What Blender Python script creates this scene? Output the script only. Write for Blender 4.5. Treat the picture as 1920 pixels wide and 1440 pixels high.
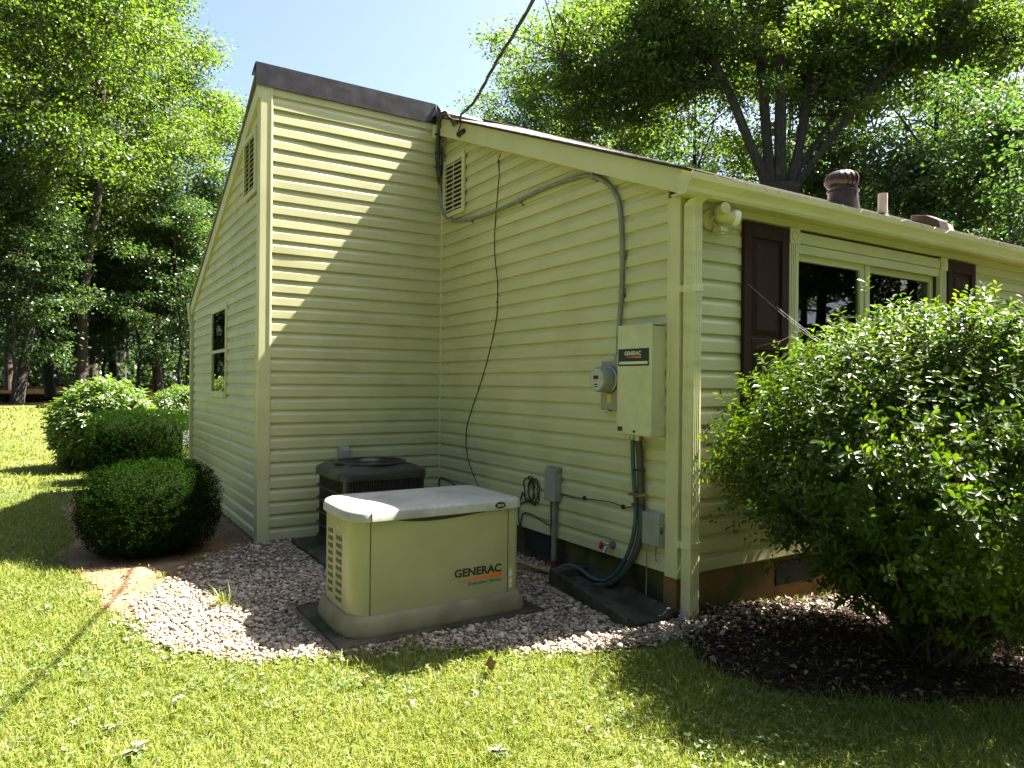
import bpy, bmesh, math, random
import numpy as np
from mathutils import Vector, Matrix, Quaternion
random.seed(7); rng = np.random.default_rng(7)
for o in list(bpy.data.objects): bpy.data.objects.remove(o)
scn = bpy.context.scene
COL = scn.collection
# ------------------------------------------------------------------ camera
CAM = Vector((-3.1631, -3.1348, 1.4637))
RT = Vector((0.84744643, -0.53079728, 0.00942329)); UP = Vector((-0.00796923, 0.00502898, 0.9999556)); FW = Vector((0.5308211, 0.8474839, -0.00003))
cd = bpy.data.cameras.new('camera'); cam = bpy.data.objects.new('camera', cd); COL.objects.link(cam)
cd.sensor_fit = 'HORIZONTAL'; cd.sensor_width = 36.0; cd.lens = 36.0 * 1330.75 / 1920.0
cd.clip_start = 0.02; cd.clip_end = 2000
m3 = Matrix((RT, UP, -FW)).transposed()
cam.matrix_world = Matrix.Translation(CAM) @ m3.to_4x4()
scn.camera = cam
scn.render.resolution_x = 1024; scn.render.resolution_y = 768
# ------------------------------------------------------------------ light
SUN = Vector((0.67, -0.085, 1.0)).normalized()
w = bpy.data.worlds.new('World'); scn.world = w; w.use_nodes = True
wn = w.node_tree; bg = wn.nodes['Background']; sky = wn.nodes.new('ShaderNodeTexSky')
sky.sky_type = 'NISHITA'; sky.sun_disc = False
sky.sun_elevation = math.asin(SUN.z); sky.sun_rotation = math.atan2(SUN.x, SUN.y)
sky.air_density = 0.65; sky.dust_density = 2.4; sky.ozone_density = 0.8
wn.links.new(sky.outputs[0], bg.inputs[0]); bg.inputs[1].default_value = 0.05
sl = bpy.data.lights.new('sun', 'SUN'); sl.energy = 5.0; sl.angle = math.radians(0.53); sl.color = (1.0, 0.95, 0.86)
so = bpy.data.objects.new('sun', sl); COL.objects.link(so)
so.rotation_euler = (-SUN).to_track_quat('-Z', 'Y').to_euler(); so.location = SUN * 40
scn.render.engine = 'CYCLES'
scn.view_settings.view_transform = 'Standard'; scn.view_settings.look = 'None'
scn.view_settings.exposure = 3.1; scn.view_settings.gamma = 1.0
scn.cycles.max_bounces = 8; scn.cycles.transparent_max_bounces = 8; scn.cycles.transmission_bounces = 4

# ------------------------------------------------------------------ materials
def new_mat(name):
    m = bpy.data.materials.new(name); m.use_nodes = True
    return m, m.node_tree, m.node_tree.nodes['Principled BSDF']
def pmat(name, col, rough=0.5, col2=None, scale=6.0, detail=6.0, lo=0.35, hi=0.65, bump=0.0, bscale=60.0, bdist=0.004,
         metallic=0.0, spec=0.5, stretch=None, col3=None, scale3=2.0, lo3=0.5, hi3=0.7, rvar=0.0, isl=0.0):
    m, nt, b = new_mat(name); N = nt.nodes; L = nt.links
    b.inputs['Roughness'].default_value = rough; b.inputs['Metallic'].default_value = metallic
    b.inputs['Specular IOR Level'].default_value = spec
    tc = N.new('ShaderNodeTexCoord'); vec = tc.outputs['Object']
    if stretch:
        mp = N.new('ShaderNodeMapping'); mp.inputs['Scale'].default_value = stretch; L.new(vec, mp.inputs[0]); svec = mp.outputs[0]
    else: svec = vec
    out = None
    def mix(fac, a, bcol):
        mx = N.new('ShaderNodeMix'); mx.data_type = 'RGBA'
        L.new(fac, mx.inputs[0])
        if isinstance(a, tuple): mx.inputs[6].default_value = (*a, 1)
        else: L.new(a, mx.inputs[6])
        mx.inputs[7].default_value = (*bcol, 1); return mx.outputs[2]
    def noise(v, s, d, lo_, hi_):
        n = N.new('ShaderNodeTexNoise'); n.inputs['Scale'].default_value = s; n.inputs['Detail'].default_value = d
        L.new(v, n.inputs[0]); r = N.new('ShaderNodeMapRange'); r.inputs[1].default_value = lo_; r.inputs[2].default_value = hi_
        L.new(n.outputs[0], r.inputs[0]); return r.outputs[0]
    out = col
    if col2: out = mix(noise(svec, scale, detail, lo, hi), out, col2)
    if col3: out = mix(noise(vec, scale3, 5, lo3, hi3), out, col3)
    if isl > 0:
        g = N.new('ShaderNodeNewGeometry'); hs = N.new('ShaderNodeHueSaturation')
        r = N.new('ShaderNodeMapRange'); r.inputs[3].default_value = 1 - isl; r.inputs[4].default_value = 1 + isl
        L.new(g.outputs['Random Per Island'], r.inputs[0]); L.new(r.outputs[0], hs.inputs['Value'])
        if isinstance(out, tuple): hs.inputs['Color'].default_value = (*out, 1)
        else: L.new(out, hs.inputs['Color'])
        out = hs.outputs[0]
    if isinstance(out, tuple): b.inputs['Base Color'].default_value = (*out, 1)
    else: L.new(out, b.inputs['Base Color'])
    if rvar > 0:
        rr = N.new('ShaderNodeMapRange'); rr.inputs[3].default_value = max(0.02, rough - rvar); rr.inputs[4].default_value = rough + rvar
        n = N.new('ShaderNodeTexNoise'); n.inputs['Scale'].default_value = 9; L.new(vec, n.inputs[0]); L.new(n.outputs[0], rr.inputs[0]); L.new(rr.outputs[0], b.inputs['Roughness'])
    if bump > 0:
        n = N.new('ShaderNodeTexNoise'); n.inputs['Scale'].default_value = bscale; n.inputs['Detail'].default_value = 6
        L.new(svec, n.inputs[0]); bp = N.new('ShaderNodeBump'); bp.inputs['Strength'].default_value = bump; bp.inputs['Distance'].default_value = bdist
        L.new(n.outputs[0], bp.inputs['Height']); L.new(bp.outputs[0], b.inputs['Normal'])
    return m
def leaf_mat(name, cols, trans, rough=0.4, tfac=0.4, spec=0.5, gscale=0.6):
    """leaf: diffuse and gloss by Principled plus translucency; each leaf takes its own tone"""
    m, nt, b = new_mat(name); N = nt.nodes; L = nt.links
    g = N.new('ShaderNodeNewGeometry'); cr = N.new('ShaderNodeValToRGB')
    e = cr.color_ramp.elements; e[0].position = 0; e[0].color = (*cols[0], 1); e[1].position = 1; e[1].color = (*cols[-1], 1)
    for i, c in enumerate(cols[1:-1]):
        q = e.new((i + 1) / (len(cols) - 1)); q.color = (*c, 1)
    tc = N.new('ShaderNodeTexCoord'); n = N.new('ShaderNodeTexNoise'); n.inputs['Scale'].default_value = gscale; L.new(tc.outputs['Object'], n.inputs[0])
    ad = N.new('ShaderNodeMath'); ad.operation = 'ADD'; L.new(g.outputs['Random Per Island'], ad.inputs[0]); L.new(n.outputs[0], ad.inputs[1])
    mr = N.new('ShaderNodeMapRange'); mr.inputs[1].default_value = 0.3; mr.inputs[2].default_value = 1.7; L.new(ad.outputs[0], mr.inputs[0])
    L.new(mr.outputs[0], cr.inputs[0]); L.new(cr.outputs[0], b.inputs['Base Color'])
    b.inputs['Roughness'].default_value = rough; b.inputs['Specular IOR Level'].default_value = spec
    t = N.new('ShaderNodeBsdfTranslucent')
    mx = N.new('ShaderNodeMix'); mx.data_type = 'RGBA'; mx.blend_type = 'MULTIPLY'; mx.inputs[0].default_value = 1
    L.new(cr.outputs[0], mx.inputs[6]); mx.inputs[7].default_value = (*trans, 1); L.new(mx.outputs[2], t.inputs[0])
    ms = N.new('ShaderNodeMixShader'); ms.inputs[0].default_value = tfac
    L.new(b.outputs[0], ms.inputs[1]); L.new(t.outputs[0], ms.inputs[2]); L.new(ms.outputs[0], N['Material Output'].inputs[0])
    return m
M = {}
SID = (0.495, 0.472, 0.262)
M['siding'] = pmat('cream_vinyl_siding', SID, 0.40, (0.445, 0.422, 0.228), 2.5, 8, 0.4, 0.75, bump=0.05, bscale=140, bdist=0.002, stretch=(1, 1, 3), rvar=0.08, col3=(0.385, 0.363, 0.185), scale3=1.6, lo3=0.50, hi3=0.85)
M['trim'] = pmat('cream_trim', (0.535, 0.512, 0.295), 0.4, (0.475, 0.452, 0.25), 3, 6, 0.4, 0.7, rvar=0.08, bump=0.03, bscale=30)
M['gutter'] = pmat('cream_gutter_enamel', (0.565, 0.547, 0.315), 0.32, (0.465, 0.447, 0.245), 5, 8, 0.45, 0.75, rvar=0.1, stretch=(0.6, 1, 4))
M['shutter'] = pmat('maroon_shutter', (0.022, 0.0058, 0.0045), 0.6, (0.030, 0.008, 0.006), 4, 4, bump=0.08, bscale=50, stretch=(3, 3, 0.4), spec=0.2)
M['flash'] = pmat('brown_flashing', (0.0195, 0.0142, 0.0152), 0.30, (0.0146, 0.0103, 0.0109), 7, 5, bump=0.25, bscale=7, bdist=0.01, rvar=0.12)
M['shingle'] = pmat('brown_shingle', (0.2025, 0.1725, 0.1537), 0.6, (0.1200, 0.0975, 0.0863), 14, 8, bump=0.5, bscale=180, isl=0.25)
M['found'] = pmat('painted_foundation', (0.2240, 0.1207, 0.0392), 0.85, (0.1456, 0.0788, 0.0274), 6, 8, bump=0.3, bscale=70, col3=(0.0784, 0.0788, 0.0196), scale3=3.0, lo3=0.5, hi3=0.68)
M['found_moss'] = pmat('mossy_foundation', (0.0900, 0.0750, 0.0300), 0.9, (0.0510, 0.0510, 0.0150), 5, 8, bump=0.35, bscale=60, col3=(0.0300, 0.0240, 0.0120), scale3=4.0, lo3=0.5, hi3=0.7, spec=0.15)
M['dark'] = pmat('dark_void', (0.012, 0.012, 0.012), 0.8)
M['interior'] = pmat('dim_interior', (0.05, 0.045, 0.035), 0.9)
M['gen'] = pmat('sand_enamel', (0.33, 0.318, 0.165), 0.38, (0.29, 0.279, 0.14), 4, 8, 0.4, 0.75, bump=0.06, bscale=220, bdist=0.001, rvar=0.06)
M['genlid'] = pmat('weathered_lid', (0.36, 0.355, 0.31), 0.5, (0.29, 0.29, 0.26), 34, 8, 0.45, 0.7, bump=0.1, bscale=200, bdist=0.001, col3=(0.17, 0.175, 0.165), scale3=3, lo3=0.5, hi3=0.75)
M['genbase'] = pmat('mildewed_base', (0.2160, 0.1880, 0.1040), 0.65, (0.1600, 0.1360, 0.0680), 9, 8, 0.4, 0.7, bump=0.2, bscale=90, col3=(0.1200, 0.0760, 0.0360), scale3=4, lo3=0.55, hi3=0.8)
M['black'] = pmat('black_rubber', (0.012, 0.012, 0.012), 0.45)
M['slot'] = pmat('louvre_shade', (0.05, 0.05, 0.024), 0.6)
M['blackprint'] = pmat('black_print', (0.01, 0.01, 0.011), 0.4)
M['orange'] = pmat('orange_print', (0.70, 0.14, 0.01), 0.4)
M['whiteprint'] = pmat('white_print', (0.5625, 0.5550, 0.5100), 0.4)
M['yellow'] = pmat('yellow_sticker', (0.62, 0.45, 0.05), 0.4)
M['green'] = pmat('green_tag', (0.01, 0.22, 0.07), 0.4)
M['ac'] = pmat('bronze_cabinet', (0.0450, 0.0372, 0.0288), 0.42, (0.0330, 0.0270, 0.0216), 8, 6, rvar=0.08)
M['acdark'] = pmat('black_coil', (0.012, 0.012, 0.013), 0.6)
M['actop'] = pmat('bronze_top', (0.0360, 0.0330, 0.0312), 0.36, (0.0270, 0.0240, 0.0228), 6, 5, rvar=0.1)
M['pad'] = pmat('old_concrete', (0.075, 0.066, 0.048), 0.9, (0.045, 0.042, 0.028), 9, 8, bump=0.4, bscale=80, col3=(0.025, 0.03, 0.012), scale3=4, lo3=0.5, hi3=0.7, spec=0.15)
M['splash'] = pmat('dark_concrete', (0.0720, 0.0632, 0.0462), 0.9, (0.0382, 0.0347, 0.0248), 12, 8, bump=0.5, bscale=110, col3=(0.0225, 0.0224, 0.0116), scale3=5, lo3=0.5, hi3=0.7, spec=0.15)
M['greybox'] = pmat('grey_plastic', (0.2700, 0.2775, 0.2475), 0.5, (0.2175, 0.2250, 0.1950), 6, 6, rvar=0.06)
M['switch'] = pmat('switch_enamel', (0.52, 0.505, 0.30), 0.5, (0.44, 0.43, 0.26), 9, 8, 0.4, 0.7, bump=0.15, bscale=160, bdist=0.001, col3=(0.38, 0.385, 0.26), scale3=3, lo3=0.5, hi3=0.8)
M['cable'] = pmat('grey_cable', (0.2080, 0.2160, 0.1840), 0.55, (0.1520, 0.1600, 0.1280), 12, 5)
M['teal'] = pmat('teal_conduit', (0.03, 0.085, 0.085), 0.5, (0.02, 0.06, 0.06), 20, 4)
M['darkcond'] = pmat('dark_conduit', (0.035, 0.035, 0.03), 0.55, (0.055, 0.05, 0.04), 20, 4)
M['tanpipe'] = pmat('tan_pipe', (0.36, 0.20, 0.07), 0.6, (0.26, 0.14, 0.05), 10, 5)
M['metal'] = pmat('galvanised_metal', (0.3600, 0.3600, 0.3440), 0.4, (0.2560, 0.2560, 0.2400), 20, 5, metallic=0.9)
M['brass'] = pmat('brass', (0.5, 0.38, 0.15), 0.35, metallic=0.9)
M['red'] = pmat('red_handle', (0.35, 0.02, 0.02), 0.45)
M['redband'] = pmat('dull_red_fitting', (0.16, 0.025, 0.02), 0.6)
M['turb'] = pmat('brown_turbine', (0.0525, 0.0266, 0.0196), 0.3, (0.0350, 0.0182, 0.0140), 9, 5, metallic=0.35, rvar=0.1)
M['pvc'] = pmat('sunbleached_pvc', (0.4340, 0.3500, 0.3010), 0.5, (0.3780, 0.2940, 0.2520), 9, 5)
M['lampglass'] = pmat('clear_lamp', (0.72, 0.74, 0.72), 0.1)
M['meterface'] = pmat('meter_face', (0.4340, 0.4340, 0.3920), 0.4, (0.3500, 0.3500, 0.3220), 30, 3)
M['barkA'] = pmat('grey_bark', (0.0553, 0.0455, 0.0358), 0.9, (0.0228, 0.0195, 0.0156), 7, 8, bump=0.9, bscale=14, bdist=0.05, stretch=(3, 3, 0.5), col3=(0.0715, 0.0683, 0.0553), scale3=3, lo3=0.55, hi3=0.8)
M['barkB'] = pmat('brown_bark', (0.0900, 0.0638, 0.0413), 0.9, (0.0375, 0.0270, 0.0195), 8, 8, bump=0.9, bscale=16, bdist=0.05, stretch=(3, 3, 0.4))
M['twig'] = pmat('shrub_stem', (0.10, 0.075, 0.055), 0.85, (0.055, 0.04, 0.03), 30, 5)
M['leafA'] = leaf_mat('oak_leaf', [(0.0306, 0.0535, 0.0111), (0.0522, 0.0847, 0.0143), (0.0827, 0.1198, 0.0190)], (2.5, 2.6, 1.05), 0.40, 0.5, 0.45, 0.35)
M['leafB'] = leaf_mat('maple_leaf', [(0.0343, 0.0608, 0.0127), (0.0594, 0.0968, 0.0158), (0.0945, 0.1336, 0.0222)], (2.5, 2.6, 1.05), 0.36, 0.5, 0.5, 0.35)
M['leafC'] = leaf_mat('shade_leaf', [(0.0252, 0.0496, 0.0149), (0.0378, 0.0720, 0.0182), (0.0540, 0.0900, 0.0215)], (2.2, 2.3, 1.1), 0.36, 0.45, 0.55, 0.35)
M['leafBush'] = leaf_mat('bush_leaf', [(0.0198, 0.0436, 0.0053), (0.0397, 0.0743, 0.0075), (0.0794, 0.1190, 0.0112)], (2.5, 2.4, 0.7), 0.38, 0.42, 0.3, 2.5)
M['leafBox'] = leaf_mat('boxwood_leaf', [(0.0055, 0.0139, 0.0024), (0.0089, 0.0212, 0.0029), (0.0138, 0.0293, 0.0038)], (2.0, 2.2, 0.8), 0.85, 0.3, 0.0, 4)
M['leafRhodo'] = leaf_mat('rhododendron_leaf', [(0.0473, 0.0893, 0.0162), (0.0787, 0.1313, 0.0226), (0.1260, 0.1785, 0.0316)], (2.1, 2.1, 0.9), 0.32, 0.35, 0.6, 3)
M['grass'] = leaf_mat('lawn_blade', [(0.0944, 0.1292, 0.0164), (0.1392, 0.1775, 0.0239), (0.1890, 0.2153, 0.0413), (0.2586, 0.2583, 0.0918)], (1.5, 1.5, 0.8), 0.45, 0.35, 0.35, 1.6)
M['clover'] = leaf_mat('clover_leaf', [(0.0539, 0.1001, 0.0210), (0.0770, 0.1309, 0.0280), (0.1155, 0.1617, 0.0420)], (1.4, 1.5, 0.9), 0.5, 0.3, 0.4, 2)
M['weed'] = leaf_mat('pale_weed_leaf', [(0.0960, 0.1320, 0.0600), (0.1320, 0.1620, 0.0840), (0.1560, 0.1860, 0.1020)], (1.3, 1.4, 0.9), 0.45, 0.3, 0.4, 3)
M['ground'] = pmat('lawn_soil', (0.0900, 0.0975, 0.0225), 0.95, (0.0675, 0.0825, 0.0165), 3.5, 10, 0.35, 0.65, bump=0.8, bscale=60, bdist=0.03, col3=(0.1125, 0.0975, 0.0450), scale3=1.4, lo3=0.52, hi3=0.75, spec=0.15)
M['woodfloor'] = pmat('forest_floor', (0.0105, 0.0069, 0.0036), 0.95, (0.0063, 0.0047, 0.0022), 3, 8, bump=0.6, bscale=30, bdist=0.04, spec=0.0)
M['soil'] = pmat('bare_soil', (0.1860, 0.1147, 0.0651), 0.95, (0.1302, 0.0775, 0.0434), 9, 9, bump=0.7, bscale=70, bdist=0.012, col3=(0.2108, 0.1550, 0.0992), scale3=5, lo3=0.5, hi3=0.7, spec=0.15)
M['gravelbed'] = pmat('gravel_dust', (0.1756, 0.1372, 0.0970), 0.95, (0.0951, 0.0720, 0.0500), 40, 9, bump=1.0, bscale=90, bdist=0.015, spec=0.15)
M['pebble'] = pmat('river_pebble', (0.3573, 0.2882, 0.2212), 0.7, (0.2680, 0.2021, 0.1452), 18, 5, isl=0.45, bump=0.15, bscale=120)
M['mulch'] = pmat('dark_mulch', (0.0300, 0.0198, 0.0132), 0.95, (0.0168, 0.0108, 0.0072), 30, 9, bump=1.0, bscale=70, bdist=0.02, spec=0.15)
M['chip'] = pmat('mulch_chip', (0.0510, 0.0312, 0.0204), 0.85, (0.0300, 0.0180, 0.0120), 25, 4, isl=0.6, spec=0.15)
M['litter'] = pmat('dry_leaf', (0.2100, 0.1330, 0.0805), 0.7, (0.1400, 0.0805, 0.0455), 25, 4, isl=0.5)
M['drive'] = pmat('pale_asphalt', (0.1600, 0.1520, 0.1480), 0.9, (0.1200, 0.1160, 0.1120), 8, 8, bump=0.4, bscale=120)
M['web'] = pmat('spider_silk', (0.8, 0.8, 0.8), 0.4)
def glass_mat():
    m, nt, b = new_mat('window_glass'); N = nt.nodes; L = nt.links
    fr = N.new('ShaderNodeFresnel'); fr.inputs[0].default_value = 1.55
    tr = N.new('ShaderNodeBsdfTransparent'); tr.inputs[0].default_value = (0.82, 0.86, 0.82, 1)
    gl = N.new('ShaderNodeBsdfGlossy'); gl.inputs['Roughness'].default_value = 0.012
    mu = N.new('ShaderNodeMath'); mu.operation = 'MULTIPLY_ADD'; mu.inputs[1].default_value = 1.05; mu.inputs[2].default_value = 0.03
    L.new(fr.outputs[0], mu.inputs[0])
    ms = N.new('ShaderNodeMixShader'); L.new(mu.outputs[0], ms.inputs[0]); L.new(tr.outputs[0], ms.inputs[1]); L.new(gl.outputs[0], ms.inputs[2])
    L.new(ms.outputs[0], N['Material Output'].inputs[0]); return m
M['glass'] = glass_mat()

# ------------------------------------------------------------------ helpers
ORG = {}
def tag(o, label=None, cat=None, group=None, kind=None):
    if label: o['label'] = label
    if cat: o['category'] = cat
    if group: o['group'] = group
    if kind: o['kind'] = kind
    return o
def thing(name, loc, label, cat, group=None):
    o = bpy.data.objects.new(name, None); COL.objects.link(o); o.location = loc; o.empty_display_size = 0.1
    ORG[o.name] = Vector(loc); return tag(o, label, cat, group)
def link(name, me, parent=None, loc=None):
    o = bpy.data.objects.new(name, me); COL.objects.link(o)
    if parent is not None:
        o.parent = parent; ORG[o.name] = ORG[parent.name].copy()
    else:
        ORG[o.name] = Vector(loc or (0, 0, 0)); o.location = loc or (0, 0, 0)
    return o
def V(*a): return Vector(a)
class MB:
    def __init__(s): s.v = []; s.f = []; s.sm = []
    def add(s, vs, fs, smooth=False):
        n = len(s.v); s.v += [tuple(v) for v in vs]; s.f += [tuple(i + n for i in f) for f in fs]; s.sm += [smooth] * len(fs); return s
    def box(s, a, b, rot=None, piv=None):
        x0, y0, z0 = (min(a[i], b[i]) for i in range(3)); x1, y1, z1 = (max(a[i], b[i]) for i in range(3))
        vs = [V(x0, y0, z0), V(x1, y0, z0), V(x1, y1, z0), V(x0, y1, z0), V(x0, y0, z1), V(x1, y0, z1), V(x1, y1, z1), V(x0, y1, z1)]
        if rot is not None:
            c = V(*piv) if piv is not None else V((x0 + x1) / 2, (y0 + y1) / 2, (z0 + z1) / 2)
            vs = [rot @ (q - c) + c for q in vs]
        return s.add(vs, [(0, 3, 2, 1), (4, 5, 6, 7), (0, 1, 5, 4), (1, 2, 6, 5), (2, 3, 7, 6), (3, 0, 4, 7)])
    def tube(s, pts, r, n=8, caps=True):
        pts = [V(*p) for p in pts]; k = len(pts); rr = r if isinstance(r, (list, tuple)) else [r] * k
        rings = []; up = None
        for i, p in enumerate(pts):
            t = (pts[min(i + 1, k - 1)] - pts[max(i - 1, 0)]).normalized()
            if up is None:
                a = V(0, 0, 1) if abs(t.z) < 0.9 else V(1, 0, 0); up = (a - t * a.dot(t)).normalized()
            else:
                up = (up - t * up.dot(t)); up = up.normalized() if up.length > 1e-6 else t.orthogonal().normalized()
            sd = t.cross(up); rings.append([p + (up * math.cos(2 * math.pi * j / n) + sd * math.sin(2 * math.pi * j / n)) * rr[i] for j in range(n)])
        vs = [v for ring in rings for v in ring]; fs = []
        for i in range(k - 1):
            for j in range(n): fs.append((i * n + j, i * n + (j + 1) % n, (i + 1) * n + (j + 1) % n, (i + 1) * n + j))
        if caps: fs += [tuple(reversed(range(n))), tuple((k - 1) * n + j for j in range(n))]
        return s.add(vs, fs, True)
    def lathe(s, prof, c, axis=(0, 0, 1), n=24):
        ax = V(*axis).normalized(); a = ax.orthogonal().normalized(); b = ax.cross(a); c = V(*c); vs = []; fs = []
        for (r, h) in prof:
            for j in range(n):
                t = 2 * math.pi * j / n; vs.append(c + ax * h + (a * math.cos(t) + b * math.sin(t)) * max(r, 1e-5))
        for i in range(len(prof) - 1):
            for j in range(n): fs.append((i * n + j, i * n + (j + 1) % n, (i + 1) * n + (j + 1) % n, (i + 1) * n + j))
        fs += [tuple(reversed(range(n))), tuple((len(prof) - 1) * n + j for j in range(n))]
        return s.add(vs, fs, True)
    def prism(s, poly, d, smooth=False):
        """poly: list of 3-D points in a plane; d: extrusion vector"""
        n = len(poly); d = V(*d); vs = [V(*p) for p in poly] + [V(*p) + d for p in poly]
        fs = [tuple(reversed(range(n))), tuple(range(n, 2 * n))] + [(i, (i + 1) % n, n + (i + 1) % n, n + i) for i in range(n)]
        return s.add(vs, fs, smooth)
    def build(s, name, mat, parent=None, loc=None, bevel=0.0, seg=1, shade=None):
        off = ORG[parent.name] if parent is not None else V(*(loc or (0, 0, 0)))
        me = bpy.data.meshes.new(name); me.from_pydata([tuple(V(*v) - off) for v in s.v], [], s.f)
        me.polygons.foreach_set('use_smooth', s.sm if shade is None else [shade] * len(s.f))
        if isinstance(mat, str): mat = M[mat]
        me.materials.append(mat)
        bm = bmesh.new(); bm.from_mesh(me)
        if bevel > 0:
            ed = [e for e in bm.edges if len(e.link_faces) == 2 and e.calc_face_angle(0) > 0.5]
            bmesh.ops.bevel(bm, geom=ed, offset=bevel, segments=seg, affect='EDGES', profile=0.5)
        bmesh.ops.recalc_face_normals(bm, faces=bm.faces)
        for e in bm.edges:
            if len(e.link_faces) == 2 and e.calc_face_angle(0) > 0.7: e.smooth = False
        bm.to_mesh(me); bm.free(); me.update()
        return link(name, me, parent, loc)
def np_mesh(name, verts, faces, mat, parent=None, loc=None, smooth=False, nper=None):
    """numpy mesh; faces (k, n) array of equal sided faces"""
    me = bpy.data.meshes.new(name); nv = len(verts); nf, k = faces.shape
    me.vertices.add(nv); me.vertices.foreach_set('co', np.ascontiguousarray(verts, dtype=np.float32).ravel())
    me.loops.add(nf * k); me.loops.foreach_set('vertex_index', np.ascontiguousarray(faces, dtype=np.int32).ravel())
    me.polygons.add(nf); me.polygons.foreach_set('loop_start', np.arange(nf, dtype=np.int32) * k)
    me.polygons.foreach_set('loop_total', np.full(nf, k, dtype=np.int32))
    me.polygons.foreach_set('use_smooth', np.full(nf, smooth, dtype=bool))
    me.materials.append(M[mat] if isinstance(mat, str) else mat); me.update(calc_edges=True); me.validate()
    return link(name, me, parent, loc)
def smooth_path(pts, per=6):
    pts = [V(*p) for p in pts]; P = [pts[0] * 2 - pts[1]] + pts + [pts[-1] * 2 - pts[-2]]; out = []
    for i in range(1, len(P) - 2):
        a, b, c, d = P[i - 1], P[i], P[i + 1], P[i + 2]
        for k in range(per):
            t = k / per; out.append(0.5 * ((2 * b) + (c - a) * t + (2 * a - 5 * b + 4 * c - d) * t * t + (3 * b - a - 3 * c + d) * t ** 3))
    return out + [pts[-1]]
def text_part(name, body, origin, xdir, ydir, height, width, mat, parent, thick=0.0008, bold=0.0):
    cu = bpy.data.curves.new(name, 'FONT'); cu.body = body; cu.size = 1; cu.resolution_u = 3; cu.offset = bold
    to = bpy.data.objects.new('tmp_text', cu); COL.objects.link(to)
    dg = bpy.context.evaluated_depsgraph_get(); me = bpy.data.meshes.new_from_object(to.evaluated_get(dg)); bpy.data.objects.remove(to)
    co = np.array([v.co[:] for v in me.vertices]); lo = co.min(0); hi = co.max(0)
    xd = V(*xdir).normalized(); yd = V(*ydir).normalized(); nd = xd.cross(yd); off = ORG[parent.name]
    for v in me.vertices:
        p = V(*origin) + xd * ((v.co.x - lo[0]) / (hi[0] - lo[0]) * width) + yd * ((v.co.y - lo[1]) / (hi[1] - lo[1]) * height) + nd * thick
        v.co = p - off
    me.materials.clear(); me.materials.append(M[mat]); me.name = name
    return link(name, me, parent)
def smst(a, b, x):
    t = np.clip((x - a) / (b - a), 0, 1); return t * t * (3 - 2 * t)
def gz(x, y):
    x = np.asarray(x, float); y = np.asarray(y, float)
    z = 0.055 + 0 * x
    z = z - 0.125 * smst(0.1, 1.9, x) * (1 - smst(0.0, 0.5, y)) - 0.04 * smst(-1.0, -4.0, y) * 1.0
    z = z + 0.55 * smst(9, 24, y) + 0.9 * smst(26, 70, y)
    z = z + 0.012 * np.sin(x * 1.7 + 0.4 * y) * np.sin(y * 1.3 + 1) * smst(2.6, 4, np.hypot(x + 1.4, y - 1.4))
    return z
def gzf(x, y): return float(gz(x, y))
def cam_pt(px, depth):
    q = CAM + FW * depth + RT * ((px - 960) / 1330.75 * depth); return q.x, q.y
def inpoly(poly, x, y):
    c = np.zeros(len(x), bool); n = len(poly)
    for i in range(n):
        (x1, y1), (x2, y2) = poly[i], poly[(i + 1) % n]
        k = ((y1 > y) != (y2 > y)) & (x < (x2 - x1) * (y - y1) / (y2 - y1 + 1e-12) + x1); c ^= k
    return c
def depth_px(x, y):
    dx = x - CAM.x; dy = y - CAM.y
    d = dx * FW.x + dy * FW.y; l = dx * RT.x + dy * RT.y
    return d, 960 + 1330.75 * l / np.maximum(d, 0.05)
# ================================================================== GROUND
LA, LB, YB = 3.252, 1.745, 6.985
S = 0.1143
GRAVEL = [(-2.78, 1.9), (-2.82, 1.35), (-2.74, 0.97), (-2.47, 0.62), (-2.07, 0.43), (-1.7, 0.32), (-1.38, 0.2), (-1.12, -0.05), (-0.87, -0.22), (-0.5, -0.28), (-0.1, -0.28), (0.06, -0.05), (0.06, 3.3), (-1.8, 3.3), (-2.15, 2.95), (-2.45, 2.5)]
SOIL = [(-3.02, 2.55), (-2.98, 1.95), (-2.86, 1.5), (-2.6, 1.45), (-2.3, 2.2), (-1.7, 3.0), (-1.7, 7.3), (-3.05, 7.4), (-3.2, 6.0), (-3.1, 4.4), (-3.2, 3.4)]
MULCH = [(-0.12, -0.2), (-0.30, -0.42), (-0.45, -0.66), (-0.40, -0.95), (-0.22, -1.2), (0.05, -1.42), (0.4, -1.62), (1.0, -1.85), (4, -2.1), (13, -2.1), (13, 0.02), (0.0, 0.02)]
def sheet(name, xs, ys, mat, dz=0.0, mask=None, label=None, kind='structure'):
    X, Y = np.meshgrid(xs, ys); Z = gz(X, Y) + dz
    nx, ny = len(xs), len(ys); vs = np.stack([X.ravel(), Y.ravel(), Z.ravel()], 1)
    i, j = np.meshgrid(np.arange(nx - 1), np.arange(ny - 1)); a = (j * nx + i).ravel()
    f = np.stack([a, a + 1, a + nx + 1, a + nx], 1)
    if mask is not None:
        cx = vs[f, 0].mean(1); cy = vs[f, 1].mean(1); f = f[mask(cx, cy)]
        used = np.unique(f); mp = np.full(len(vs), -1); mp[used] = np.arange(len(used)); vs = vs[used]; f = mp[f]
    o = np_mesh(name, vs, f, mat, smooth=True); tag(o, label, kind=kind); return o
def axis(lo, hi, fine_lo, fine_hi, fine, coarse):
    return np.unique(np.round(np.concatenate([np.arange(lo, fine_lo, coarse), np.arange(fine_lo, fine_hi, fine), np.arange(fine_hi, hi + 1, coarse)]), 4))
gx = axis(-160, 160, -8, 6, 0.25, 4.0); gy = axis(-120, 240, -6, 12, 0.25, 3.0)
sheet('lawn', gx, gy, 'ground', 0.0, None, 'mown sunlit lawn running from the camera to the woods')
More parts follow.
